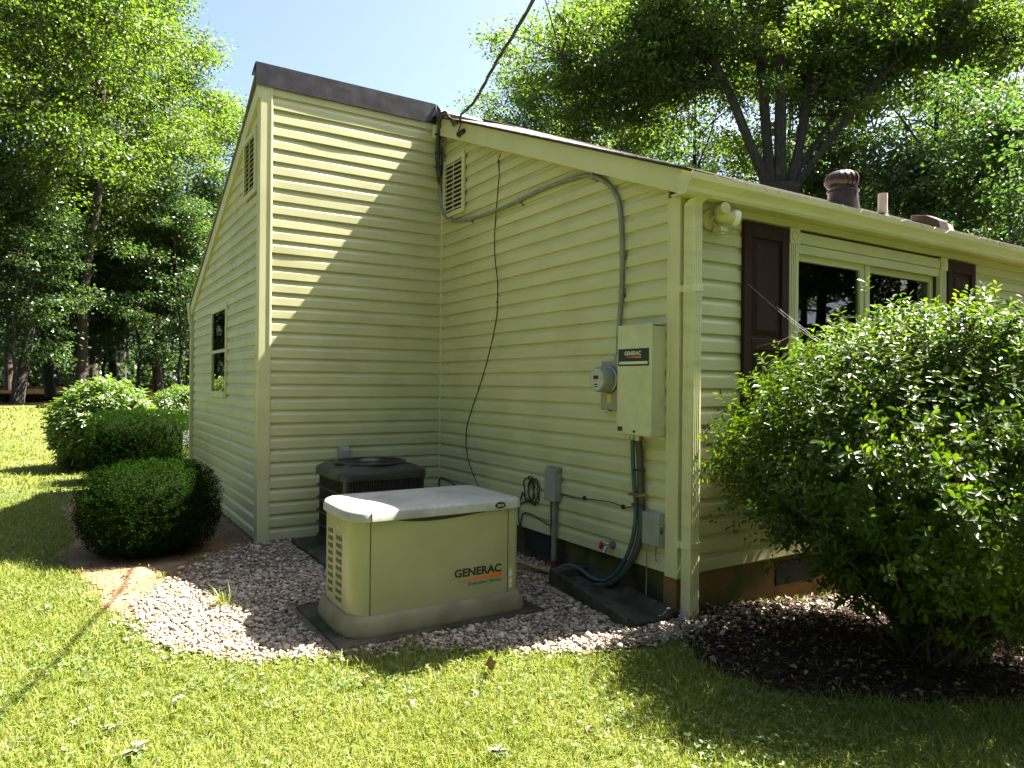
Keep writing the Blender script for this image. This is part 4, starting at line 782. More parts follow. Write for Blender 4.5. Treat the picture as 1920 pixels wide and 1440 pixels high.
mb = MB(); mb.prism([(4.62, 0.75, 3.12), (4.62, 1.0, 3.23), (4.62, 1.0, 3.275), (4.62, 0.85, 3.245), (4.62, 0.77, 3.18)], (0.16, 0, 0)); mb.build('side_skirt', 'pvc', rv, bevel=0.008)
# ================================================================== VEGETATION
def unit(a): return a / np.maximum(np.linalg.norm(a, axis=1, keepdims=True), 1e-9)
def leaf_geo(pos, axis_, nrm, length, width, six=False, fold=0.18, droop=0.0):
    """leaves as folded blades: returns verts, quads"""
    ax = unit(axis_); sd = unit(np.cross(ax, nrm)); nn = np.cross(sd, ax); L = length[:, None]; W = width[:, None]; N = len(pos)
    if six:
        dn = np.zeros_like(pos); dn[:, 2] = -1
        v = np.stack([pos, pos + ax * L * .38 + sd * W * .42 + nn * W * fold, pos + ax * L * .75 + sd * W * .46 + nn * W * fold + dn * L * droop * .5, pos + ax * L + dn * L * droop,
                      pos + ax * L * .75 - sd * W * .46 + nn * W * fold + dn * L * droop * .5, pos + ax * L * .38 - sd * W * .42 + nn * W * fold], 1).reshape(-1, 3)
        b = np.arange(N)[:, None] * 6; f = np.concatenate([b + np.array([[0, 1, 2, 3]]), b + np.array([[0, 3, 4, 5]])], 0)
    else:
        v = np.stack([pos, pos + ax * L * .5 + sd * W * .5 + nn * W * fold, pos + ax * L, pos + ax * L * .5 - sd * W * .5 + nn * W * fold], 1).reshape(-1, 3)
        f = np.arange(N)[:, None] * 4 + np.array([[0, 1, 2, 3]])
    return v, f
def rnd_dirs(n, r, up=0.0):
    d = unit(r.normal(size=(n, 3))); d[:, 2] += up; return unit(d)
def cluster_leaves(cent, rad, per, r, size, up=0.6, flat=0.36):
    n = len(cent); c = np.repeat(cent, per, 0); rr = np.repeat(rad, per)[:, None]
    off = r.normal(size=(n * per, 3)) * 0.52; off[:, 2] *= flat
    p = c + off * rr; ax = unit(off + 0.5 * rnd_dirs(n * per, r) + np.array([0, 0, -0.25])); nm = rnd_dirs(n * per, r, up)
    L = size * r.uniform(0.7, 1.35, n * per); return leaf_geo(p, ax, nm, L, L * r.uniform(0.5, 0.75, n * per))
def make_tree(seed, H, base_h, R, tr, ncl, per, lsize, leafm, barkm, prof=None, lean=0.3):
    r = np.random.default_rng(seed); mb = MB(); cents = []; rads = []
    n = 12; wob = np.cumsum(r.normal(size=(n, 2)) * 0.10 * H / 15, 0); wob -= wob[0]
    tp = [V(wob[i, 0] + lean * (i / n) ** 2, wob[i, 1], H * 0.93 * i / (n - 1)) for i in range(n)]
    tp[0].z = -0.4
    mb.tube(tp, [tr * (1.35 if i == 0 else 1) * (1 - 0.88 * (i / (n - 1)) ** 1.1) + 0.01 for i in range(n)], 10)
    prof = prof or (lambda u: math.sin(math.pi * (0.12 + 0.83 * u)) ** 0.8)
    nb = 26
    for b in range(nb):
        u = (b + r.uniform(0, 0.8)) / nb; h = base_h + (H * 0.95 - base_h) * u; i = min(n - 2, max(0, int(h / (H * 0.93) * (n - 1)))); f_ = h / (H * 0.93) * (n - 1) - i
        p0 = tp[i].lerp(tp[i + 1], min(1, f_)); az = b * 2.399 + r.uniform(-0.5, 0.5); Lb = R * prof(u) * r.uniform(0.75, 1.15); el = math.radians(8 + 50 * u + r.uniform(-10, 14))
        d = V(math.cos(az) * math.cos(el), math.sin(az) * math.cos(el), math.sin(el)); pts = [p0]
        for k in range(1, 6):
            pts.append(pts[-1] + (d + V(*r.normal(size=3)) * 0.16 + V(0, 0, 0.05 * k - 0.08)).normalized() * Lb / 5)
        rb_ = max(0.015, tr * 0.36 * (1 - u * 0.6)); mb.tube(pts, [rb_ * (1 - 0.82 * k / 5) for k in range(6)], 6, False)
        for k in range(2, 6):
            for s_ in range(2 if k < 5 else 3):
                d2 = (d * 0.7 + V(*unit(r.normal(size=(1, 3)))[0]) * 0.9 + V(0, 0, 0.15)).normalized(); L2 = Lb * r.uniform(0.18, 0.38)
                q = pts[k] + d2 * L2; mb.tube([pts[k], pts[k].lerp(q, .5) + V(0, 0, .05), q], [rb_ * 0.3, rb_ * 0.2, 0.008], 4, False)
                for t in (0.45, 0.75, 1.0): cents.append(tuple(pts[k].lerp(q, t) + V(*r.normal(size=3)) * 0.18)); rads.append(r.uniform(0.45, 0.85) * R / 4.0)
    cents = np.array(cents); rads = np.array(rads)
    if len(cents) > ncl: k = r.choice(len(cents), ncl, replace=False); cents, rads = cents[k], rads[k]
    v, f = cluster_leaves(cents, rads, per, r, lsize); 
    root = bpy.data.objects.new('proto', None)
    return mb, (v, f), leafm, barkm
def place_tree(proto, name, x, y, rot, sc, label, group, cache={}):
    mb, (v, f), leafm, barkm = proto; key = id(proto)
    t = thing(name, (x, y, gzf(x, y)), label, 'tree', group); t.rotation_euler = (0, 0, rot); t.scale = (sc, sc, sc)
    if key not in cache:
        save = ORG[t.name]; ORG[t.name] = V(0, 0, 0)
        tk = mb.build('trunk', barkm, t); cr = np_mesh('crown', v, f, leafm, t); ORG[t.name] = save; cache[key] = (tk.data, cr.data)
    else:
        for nm, me in zip(('trunk', 'crown'), cache[key]):
            o = bpy.data.objects.new(nm, me); COL.objects.link(o); o.parent = t
    return t
oak = make_tree(11, 19, 6.5, 4.3, 0.19, 300, 115, 0.13, 'leafA', 'barkB')
maple = make_tree(23, 15, 4.0, 4.2, 0.15, 290, 110, 0.125, 'leafB', 'barkA')
under = make_tree(37, 7.5, 1.8, 2.9, 0.07, 240, 85, 0.115, 'leafC', 'barkA', lean=0.6)
GL = 'trees at the edge of the woods left of the house'; GR = 'trees behind the house'
left_trees = [(oak, 145, 27, 0.4, 1.0, 'tall oak with the thickest brown trunk behind the rhododendron'),
    (maple, 28, 25, 2.0, 1.15, 'tall tree with a dark trunk near the left edge of the lawn'),
    (oak, 300, 31, 3.1, 0.93, 'tall tree with pale trunk just left of the rear downspout'),
    (maple, 98, 31, 4.0, 1.2, 'slim dark tree between the thick oak and the left edge'),
    (maple, 222, 33, 5.2, 1.15, 'tall tree deeper in the woods right of the thick oak'),
    (oak, -70, 23, 1.1, 1.0, 'tall tree cut off by the left edge, nearest the lawn'),
    (oak, -190, 27, 5.5, 1.05, 'outermost tree beyond the left edge of the picture'),
    (maple, 385, 34, 0.9, 0.95, 'rounded tree half hidden behind the wing roof'),
    (oak, 20, 37, 2.6, 1.1, 'tall tree standing far back behind the left lawn'),
    (oak, 175, 40, 1.9, 1.05, 'tall tree far back between thick oak and pale trunk')]
for pr, px, d, rot, sc, lab in left_trees:
    x, y = cam_pt(px, d); place_tree(pr, 'forest_tree', x, y, rot, sc, lab, GL)
for px, d, rot, sc, lab in ((30, 24.5, 0.3, 0.95, 'small layered understory tree at the left lawn edge'), (262, 30.5, 1.4, 1.0, 'low spreading understory tree right of the thick oak trunk'), (335, 29.5, 2.8, 1.05, 'understory tree just left of the rear downspout'),
        (-30, 26, 4.4, 1.1, 'leafy understory tree at the far left edge'), (150, 31, 5.1, 1.2, 'shaded understory tree behind the thick oak trunk'), (195, 32, 2.2, 1.0, 'understory tree between the thick oak and the small rhododendron'), (415, 33, 0.6, 1.2, 'understory tree glimpsed between woods and wing gable'), (95, 31.5, 3.6, 0.9, 'small pale leafed sapling left of the thick oak')):
    x, y = cam_pt(px, d); place_tree(under, 'understory_tree', x, y, rot, sc, lab, 'understory trees at the wood edge')
right_trees = [(maple, 985, 31, 0.2, 0.93, 'rounded tree with the leftmost crown above the main roof'), (maple, 1085, 27, 2.2, 0.98, 'bushy tree right of the overhead wire behind the roof'),
    (oak, 1190, 32, 3.3, 0.98, 'tall tree behind the middle of the sloping rake'), (maple, 1300, 29, 4.7, 1.05, 'tall tree left of the forked trunk'),
    (oak, 1620, 27, 1.2, 1.0, 'tall tree right of the forked trunk behind the turbine vent'), (maple, 1730, 23, 5.7, 1.0, 'dense tree behind the vent pipe'),
    (oak, 1880, 31, 2.9, 1.0, 'tall dense tree near the right edge behind the roof'), (oak, 1480, 36, 4.1, 1.05, 'tall tree seen through the forked trunk')]
for pr, px, d, rot, sc, lab in right_trees:
    x, y = cam_pt(px, d); place_tree(pr, 'backyard_tree', x, y, rot, sc, lab, GR)
for px, d, rot, sc, lab in ((1905, 16.5, 1.0, 1.0, 'small bright leafed tree by the right edge above the gutter'), (1265, 25, 2.4, 1.1, 'low leafy tree above the end of the rake board'), (1690, 20.5, 5.0, 1.0, 'low leafy tree behind the vent pipe'), (1130, 26, 0.5, 1.15, 'low leafy tree above the middle of the rake board'), (1560, 24, 3.7, 1.15, 'low leafy tree behind the turbine vent'), (1800, 19.5, 3.0, 0.95, 'low tree behind the box vent on the roof')):
    x, y = cam_pt(px, d); place_tree(under, 'low_tree', x, y, rot, sc, lab, 'low trees behind the roof')
for i, (x, y, pr, sc) in enumerate(((15, -9, maple, 1.0), (21, -12, oak, 1.0), (17, -7.6, under, 1.3), (25, -8, under, 1.2), (27, -17, maple, 1.2))):
    place_tree(pr, 'yard_tree', x, y, i * 1.3, sc, 'tree across the front yard mirrored in the front window', 'trees mirrored in the front window')
# the forked tree behind the roof
def forked():
    r = np.random.default_rng(5); D = 21.0; bx, by = cam_pt(1460, D); g0 = gzf(bx, by)
    t = thing('forked_tree', (bx, by, g0), 'large tree with many forking stems rising behind the gutter line', 'tree', GR)
    def P(px, py, dd=0.0):
        q = CAM + FW * (D + dd) + RT * ((px - 1460 + 500) / 1330.75 * D) + UP * ((720 - py) / 1330.75 * D); return q
    mb = MB(); cents = []; rads = []
    mb.tube([V(bx, by, g0 - 0.4), V(bx, by, 3.5), V(bx, by, 7.4)], [0.75, 0.5, 0.55], 14)
    stems = [([(1440, 350), (1395, 255), (1345, 130), (1290, 20), (1235, -90), (1190, -190)], 0.20, (-0.3, 0.9, 1.8)), ([(1445, 352), (1438, 200), (1430, 60), (1420, -110), (1400, -260)], 0.22, (0.4, 1.5)), ([(1462, 352), (1464, 180), (1468, 20), (1480, -150), (1500, -280)], 0.24, (0, -1)),
        ([(1482, 350), (1508, 250), (1525, 150), (1555, 40), (1600, -90), (1640, -190)], 0.20, (0.5, 1.0)), ([(1490, 352), (1545, 275), (1610, 190), (1685, 108), (1770, 40), (1860, -20)], 0.15, (-0.4, -1.4)), ([(1478, 345), (1520, 290), (1570, 220), (1640, 120), (1700, 20), (1740, -90)], 0.13, (0.8, 2.2)),
        ([(1352, 150), (1290, 160), (1230, 158), (1160, 190), (1090, 215)], 0.08, (0, 1.2)), ([(1335, 110), (1270, 85), (1180, 100), (1110, 112), (1050, 125)], 0.09, (0.8, -0.6)), ([(1300, 40), (1240, 30), (1180, 42), (1120, 55)], 0.08, (0.5, 2.0)), ([(1690, 105), (1760, 110), (1830, 120), (1900, 150)], 0.07, (-1.2, -1.8)), ([(1440, 120), (1380, 40), (1330, -40), (1250, -90)], 0.09, (0, -1.5)), ([(1520, 170), (1580, 110), (1650, 30), (1700, -60)], 0.08, (0, -1.2))]
    for pxs, rad, dd in stems:
        n = len(pxs); pts = []
        for i, (a, b) in enumerate(pxs):
            u = i / (n - 1); d_ = dd[0] * u if len(dd) == 2 else 0; d_ = np.interp(u, np.linspace(0, 1, len(dd) + 1), [0] + list(dd)); pts.append(P(a, b, float(d_)))
        pts = smooth_path(pts, 4); m_ = len(pts)
        mb.tube(pts, [rad * 0.78 * (1 - 0.75 * i / (m_ - 1)) * (1 + 0.06 * math.sin(i * 1.7 + rad * 90)) for i in range(m_)], 8)
        for i in range(int(m_ * (0.42 if rad > 0.1 else 0.15)), m_):
            for s_ in range(4):
                d = V(*unit(r.normal(size=(1, 3)))[0]); d.z = d.z * 0.6 + 0.1; L_ = r.uniform(0.7, 2.4); d = (d + V(*FW) * 0.35).normalized(); e = pts[i] + d * L_
                mb.tube([pts[i], pts[i].lerp(e, .5) + V(0, 0, .12), e], [0.03, 0.018, 0.006], 4, False)
                for tt in (0.5, 0.8, 1.05): cents.append(tuple(pts[i].lerp(e, tt) + V(*r.normal(size=3)) * 0.15)); rads.append(r.uniform(0.35, 0.7))
    mb.build('trunk', 'barkA', t)
    c = np.array(cents); rd = np.array(rads); dv = c - np.array(CAM); dp = dv @ np.array(FW); qx = 960 + 1330.75 * (dv @ np.array(RT)) / dp; qy = 720 - 1330.75 * (dv @ np.array(UP)) / dp
    ok = qx - 45 > 850 + np.maximum(0, 200 - qy) * 0.75; c = c[ok]; rd = rd[ok]
    k = r.choice(len(c), min(len(c), 780), replace=False)
    v, f = cluster_leaves(c[k] - np.array([bx, by, g0]), rd[k], 125, r, 0.12); np_mesh('crown', v, f, 'leafA', t)
forked()
# deep wood behind the first trees: one mass, with an added ring out of view
def deep_wood():
    r = np.random.default_rng(99); cents = []; mb = MB()
    for (p0, p1, n) in ((-420, 470, 75), (900, 2400, 55)):
        for i in range(n):
            px = r.uniform(p0, p1); d = r.uniform(41, 66); x, y = cam_pt(px, d); g = gzf(x, y); h = r.uniform(8, 15) if px < 430 or px > 1050 else r.uniform(8, 12)
            mb.tube([(x, y, g - 0.3), (x + r.normal() * .3, y, g + h * .5), (x + r.normal() * .5, y, g + h * .9)], [r.uniform(.14, .26), .12, .03], 6)
            for k in range(38):
                u = r.uniform(0.0, 1) ** 1.15; rr = 3.3 * math.sin(math.pi * min(1, 0.15 + 0.8 * u)); a = r.uniform(0, 6.28); q = rr * math.sqrt(r.uniform(0.1, 1)); cents.append((x + q * math.cos(a), y + q * math.sin(a), g + h * u))
    for i in range(190):   # unseen ring of trees added round the clearing to cut sky light
        a = r.uniform(math.radians(118), math.radians(352)); d = r.uniform(21, 38); x, y = -2 + d * math.cos(a), 2 + d * math.sin(a); g = gzf(x, y); h = r.uniform(15, 21)
        if depth_px(np.array([x]), np.array([y]))[0][0] > 0 and -250 < depth_px(np.array([x]), np.array([y]))[1][0] < 2300: continue
        mb.tube([(x, y, g - 0.3), (x + r.normal() * .3, y, g + h * .5), (x + r.normal() * .5, y, g + h * .9)], [r.uniform(.14, .26), .12, .03], 6)
        for k in range(56):
            u = r.uniform(0.0, 1) ** 1.2; rr = 3.8 * max(0.75 if u < 0.35 else 0, math.sin(math.pi * min(1, 0.15 + 0.8 * u))); b_ = r.uniform(0, 6.28); q = rr * math.sqrt(r.uniform(0.1, 1)); cents.append((x + q * math.cos(b_), y + q * math.sin(b_), g + h * u))
    o = mb.build('distant_wood_trunks', 'barkA'); tag(o, 'crowd of slim trunks deep in the shaded woods and in an unseen ring added against sky light', 'woods', kind='stuff')
    c = np.array(cents); v, f = cluster_leaves(c, np.full(len(c), 1.05), 10, r, 0.42); o = np_mesh('distant_wood', v, f, 'leafC'); tag(o, 'mass of green foliage deep in the woods behind everything and in an unseen ring added against sky light', 'woods', kind='stuff')
deep_wood()
# ------------------------------------------------------------------ shrubs
def shrub(name, c, label, cat, group, radfun, n_tips, per, L, leafm, seed, stems=12, twr=0.008, six=True, spread=0.0, core=None, z0=0.0, tipup=0.5, inner=0.78, wfac=0.45, base_r=0.06, clump=0):
    """radfun(az, el) -> radius of the foliage surface around the centre"""
    r = np.random.default_rng(seed); cx, cy, cz = c; g = gzf(cx, cy)
    t = thing(name, (cx, cy, g), label, cat, group); org = np.array([cx, cy, g])
    az = r.uniform(0, 2 * math.pi, n_tips); se = r.uniform(-0.95, 1, n_tips); el = np.arcsin(se)
    R = radfun(az, el) * np.where(r.uniform(size=n_tips) < 0.72, r.uniform(0.9, 1.03, n_tips), r.uniform(inner * 0.6, 0.92, n_tips))
    dirs = np.stack([np.cos(az) * np.cos(el), np.sin(az) * np.cos(el), np.sin(el)], 1); tips = np.array([cx, cy, cz]) + dirs * R[:, None]
    if clump:
        nc = n_tips // clump; cc = tips[:nc]; ax0 = dirs[:nc]; tips = np.repeat(cc, clump, 0) + r.normal(size=(nc * clump, 3)) * 0.075 * np.exp(r.normal(size=(nc, 1)) * 0.25).repeat(clump, 0) + np.repeat(ax0 * r.uniform(-0.02, 0.10, (nc, 1)), clump, 0)
    tips = tips[tips[:, 2] > g + z0]; dirs = unit(tips - np.array([cx, cy, cz]))
    ax = unit(dirs * 0.8 + np.array([0, 0, tipup]) + 0.35 * rnd_dirs(len(tips), r))
    n = len(tips); A = np.repeat(ax, per, 0); Tt = np.repeat(tips, per, 0)
    e1 = unit(np.cross(A, np.array([0.3, 0.2, 0.93]))); e2 = np.cross(A, e1); ph = (np.tile(np.arange(per), n) * 2.399 + np.repeat(r.uniform(0, 6.28, n), per))[:, None]
    out = e1 * np.cos(ph) + e2 * np.sin(ph); lv = np.tile(np.linspace(-1.1, 0.05, per), n)[:, None]
    la = unit(out + A * r.uniform(0.25, 0.9, (n * per, 1))); pos = Tt + A * lv * L * 1.3 + out * 0.004; nm = unit(A + 0.25 * rnd_dirs(n * per, r))
    LL = L * r.uniform(0.65, 1.25, n * per)
    v, f = leaf_geo(pos, la, nm, LL, LL * wfac * r.uniform(0.85, 1.15, n * per), six, 0.12, 0.12)
    o = np_mesh('foliage', v - org, f, leafm, t); o['kind'] = 'stuff'
    mb = MB()
    pick = r.choice(n, min(n, stems * 14), replace=False)
    for s_ in range(stems):
        a = s_ * 6.28 / stems + r.uniform(-.2, .2); b0 = V(cx + base_r * math.cos(a), cy + base_r * math.sin(a), g - 0.03)
        for q in pick[s_ * 14:(s_ + 1) * 14]:
            e = V(*tips[q]); mid = V(*(np.array([cx, cy, cz]) * 0.55 + 0.45 * tips[q])); mid.z = g + (e.z - g) * r.uniform(0.35, 0.6); low = b0.lerp(mid, 0.45) + V(*r.normal(size=3)) * 0.03
            mb.tube(smooth_path([b0, low, mid, e], 3), [twr * 2.4, twr * 2.2, twr * 2.0, twr * 1.7, twr * 1.5, twr * 1.2, twr, twr * .7, twr * .5, twr * .35], 5, False)
    w_ = mb.build('stems', 'twig', t); w_['kind'] = 'stuff'
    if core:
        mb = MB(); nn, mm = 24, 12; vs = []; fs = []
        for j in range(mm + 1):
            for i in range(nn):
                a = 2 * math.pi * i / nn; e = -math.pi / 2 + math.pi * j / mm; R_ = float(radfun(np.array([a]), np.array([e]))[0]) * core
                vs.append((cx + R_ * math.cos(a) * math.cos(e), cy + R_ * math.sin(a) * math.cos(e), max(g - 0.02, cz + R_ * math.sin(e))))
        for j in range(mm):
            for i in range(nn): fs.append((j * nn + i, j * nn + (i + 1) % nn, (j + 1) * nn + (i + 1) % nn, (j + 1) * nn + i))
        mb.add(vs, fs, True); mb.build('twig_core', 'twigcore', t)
    return t
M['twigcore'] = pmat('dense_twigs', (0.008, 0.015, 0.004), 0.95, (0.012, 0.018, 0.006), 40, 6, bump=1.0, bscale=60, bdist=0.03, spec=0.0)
def lump(seed, amp, k=5):
    r = np.random.default_rng(seed); ph = r.uniform(0, 6.28, (k, 2)); fr = r.integers(2, 7, (k, 2))
    return lambda a, e: 1 + amp * sum(np.sin(fr[i, 0] * a + ph[i, 0]) * np.cos(fr[i, 1] * e + ph[i, 1]) for i in range(k)) / k * 2
lb_ = lump(3, 0.15, 8)
def bigR(a, e):
    up = np.where(e > 0, 1.0, 0.0); h = 0.75; base = 1.02
    rv = 1 / np.sqrt((np.cos(e) / base) ** 2 + (np.sin(e) / np.where(e > 0, h, 0.86)) ** 2)
    return rv * lb_(a, e) * (1 - 0.12 * np.clip(-np.sin(e), 0, 1)) * (1 - 0.42 * np.clip(-np.sin(e) * 1.6, 0, 1) * np.cos(e))
bcx, bcy = 0.76, -1.13
shrub('big_bush', (bcx, bcy, 0.98), 'large loose glossy leaved bush in front of the window', 'bush', None, bigR, 15500, 7, 0.041, 'leafBush', 21, stems=16, twr=0.005, z0=0.2, inner=0.75, base_r=0.12, clump=13)
l2_ = lump(17, 0.16, 7)
shrub('big_bush', (2.75, -1.25, 0.80), 'second glossy bush beyond the large one, cut off by the right edge', 'bush', None, lambda a, e: bigR(a, e) / lb_(a, e) * l2_(a, e) * 0.95, 4200, 7, 0.043, 'leafBush', 22, stems=12, twr=0.007, z0=0.2, inner=0.7, base_r=0.12)
def boxR(rx, ry, rz, pw, seed, amp=0.03):
    l_ = lump(seed, amp)
    def f(a, e):
        x = np.cos(a) * np.cos(e) / rx; y = np.sin(a) * np.cos(e) / ry; z = np.sin(e) / rz
        return l_(a, e) / (np.abs(x) ** pw + np.abs(y) ** pw + np.abs(z) ** pw) ** (1 / pw)
    return f
x1, y1 = cam_pt(283, 5.85)
shrub('clipped_shrub', (x1, y1, 0.44), 'dark rounded clipped shrub nearest the wing corner', 'bush', 'clipped shrubs', boxR(0.53, 0.55, 0.385, 2.7, 8), 8000, 6, 0.020, 'leafBox', 31, stems=3, six=False, twr=0.005, z0=0.02, core=0.84, inner=1.25)
x2, y2 = cam_pt(262, 9.95)
shrub('clipped_shrub', (x2, y2, 0.56), 'boxy flat topped clipped shrub beside the rear downspout', 'bush', 'clipped shrubs', boxR(0.655, 0.56, 0.49, 4.0, 9), 8000, 6, 0.022, 'leafBox', 32, stems=3, six=False, twr=0.005, z0=0.08, core=0.82, inner=1.25)
x3, y3 = cam_pt(196, 11.4)
lr = lump(4, 0.10, 6)
shrub('rhododendron', (x3, y3, 0.70), 'sunlit loose leafy rhododendron on the lawn behind the clipped shrubs', 'bush', 'rhododendrons', lambda a, e: lr(a, e) / np.sqrt((np.cos(e) / 0.76) ** 2 + (np.sin(e) / 0.80) ** 2), 1500, 8, 0.105, 'leafRhodo', 41, stems=8, twr=0.007, z0=0.06, inner=0.8, wfac=0.36, tipup=0.8)
x4, y4 = cam_pt(338, 17.5)
shrub('rhododendron', (x4, y4, gzf(x4, y4) + 0.40), 'small far rhododendron peeping past the rear downspout', 'bush', 'rhododendrons', lambda a, e: lr(a, e) / np.sqrt((np.cos(e) / 0.75) ** 2 + (np.sin(e) / 0.62) ** 2), 800, 8, 0.11, 'leafRhodo', 42, stems=6, twr=0.007, z0=0.03, wfac=0.36, tipup=0.8)
# ================================================================== GROUND COVER
HOUSE = [(-LB, LA), (-LB, YB + 0.1), (XE, YB + 0.1), (XE, 0.02), (0.02, 0.02), (0.02, LA)]
PADS = [[(-2.0, 0.44), (-0.66, 0.44), (-0.66, 1.33), (-2.0, 1.33)], [(-1.5, 2.04), (-0.5, 2.04), (-0.5, 3.06), (-1.5, 3.06)], [(-0.33, 0.95), (0.02, 0.95), (-0.06, -0.08), (-0.45, -0.08)]]
def scatter(n, d0, d1, margin, r, power=1.0):
    """random ground points in the view wedge between two depths"""
    d = d0 + (d1 - d0) * r.uniform(size=n) ** power if power != 1 else np.sqrt(r.uniform(d0 * d0, d1 * d1, n)); px = r.uniform(-margin, 1920 + margin, n)
    l = (px - 960) / 1330.75 * d; return CAM.x + FW.x * d + RT.x * l, CAM.y + FW.y * d + RT.y * l, d
def grass():
    r = np.random.default_rng(1); V_, F_ = [], []; base = 0
    for (d0, d1, n, h, wd) in ((1.7, 3.4, 90000, 0.040, 0.0042), (3.4, 5.2, 85000, 0.043, 0.0055), (5.2, 8.5, 70000, 0.045, 0.008), (8.5, 15, 60000, 0.05, 0.014), (15, 30, 45000, 0.06, 0.03)):
        x, y, d = scatter(n, d0, d1, 420, r)
        jx = x + r.normal(size=n) * 0.045; jy = y + r.normal(size=n) * 0.045
        ing = inpoly(GRAVEL, jx, jy); ins = inpoly(SOIL, jx, jy); inm = inpoly(MULCH, jx + 0.03, jy)
        bare = np.sin(x * 2.3 + 1.2 * np.sin(y * 1.9)) * np.sin(y * 2.9 + 0.7 * x)
        p = np.where(ing, 0.012, np.where(ins, np.where(y < 3.4, 0.03, 0.05), np.where(inm, 0.015, np.where(bare > 0.8, 0.55, 1.0)))); keep = (r.uniform(size=n) < p) & ~inpoly(HOUSE, x, y)
        for q in PADS: keep &= ~inpoly(q, x, y)
        keep &= ~((y > 24.5 - 0.16 * (x + 12)) & (r.uniform(size=n) < 0.97)); keep &= ~((x > -1.2) & (y > 12.5) & (y < 16.8 + .2 * x))
        x, y = x[keep], y[keep]; m_ = len(x); z = gz(x, y)
        clump = 0.75 + 0.5 * (np.sin(x * 5.1 + 2 * np.sin(3.1 * y)) * np.sin(y * 4.3 + x) * 0.5 + 0.5)
        hh = h * clump * r.uniform(0.55, 1.45, m_); a = r.uniform(0, 6.28, m_); b = r.uniform(0, 6.28, m_); ln = hh * r.uniform(0.25, 1.15, m_)
        s0 = np.stack([np.cos(a), np.sin(a), 0 * a], 1) * (wd * r.uniform(0.7, 1.3, m_) / 2)[:, None]; bd = np.stack([np.cos(b), np.sin(b), 0 * b], 1)
        p0 = np.stack([x, y, z - 0.003], 1); p1 = p0 + bd * (ln * 0.35)[:, None] + np.stack([0 * x, 0 * x, hh * 0.62], 1); p2 = p0 + bd * ln[:, None] + np.stack([0 * x, 0 * x, hh * (1.02 - 0.35 * (ln / hh) ** 2)], 1)
        v = np.stack([p0 - s0, p0 + s0, p1 + s0 * 0.8, p1 - s0 * 0.8, p2 + s0 * 0.12, p2 - s0 * 0.12], 1).reshape(-1, 3)
        i = np.arange(m_)[:, None] * 6 + base; V_.append(v); F_.append(np.concatenate([i + np.array([[0, 1, 2, 3]]), i + np.array([[3, 2, 4, 5]])], 0)); base += m_ * 6
    o = np_mesh('grass', np.concatenate(V_), np.concatenate(F_), 'grass'); tag(o, 'short mown grass blades covering the lawn', 'grass', kind='stuff')
grass()
def clover():
    r = np.random.default_rng(2); n = 52000; x, y, d = scatter(n, 1.7, 9, 400, r)
    patch = np.sin(x * 1.9 + 1.1 * np.sin(2.3 * y)) * np.sin(1.7 * y + 0.8 * x + 2) + r.normal(size=n) * 0.3
    jx = x + r.normal(size=n) * 0.05
    keep = (patch > 0.0) & ~inpoly(HOUSE, x, y); sp = inpoly(GRAVEL, jx, y) | inpoly(SOIL, jx, y) | inpoly(MULCH, jx, y); keep &= ~sp | (r.uniform(size=n) < 0.05)
    for q in PADS: keep &= ~inpoly(q, x, y)
    x, y = x[keep], y[keep]; m_ = len(x); k = 3; hz = gz(x, y) + r.uniform(0.012, 0.045, m_); c = np.repeat(np.stack([x, y, hz], 1), k, 0)
    ph = np.tile(np.arange(k) * 2.094, m_) + np.repeat(r.uniform(0, 6.28, m_), k); ax = np.stack([np.cos(ph), np.sin(ph), r.uniform(-0.1, 0.5, m_ * k)], 1); nm = unit(np.stack([0 * ph, 0 * ph, 1 + 0 * ph], 1) + 0.5 * rnd_dirs(m_ * k, r))
    L = np.repeat(r.uniform(0.008, 0.018, m_), k); v, f = leaf_geo(c, ax, nm, L, L * 0.9, True, 0.1); o = np_mesh('clover', v, f, 'clover'); tag(o, 'small round clover leaves mixed through the lawn', 'clover', kind='stuff')
clover()
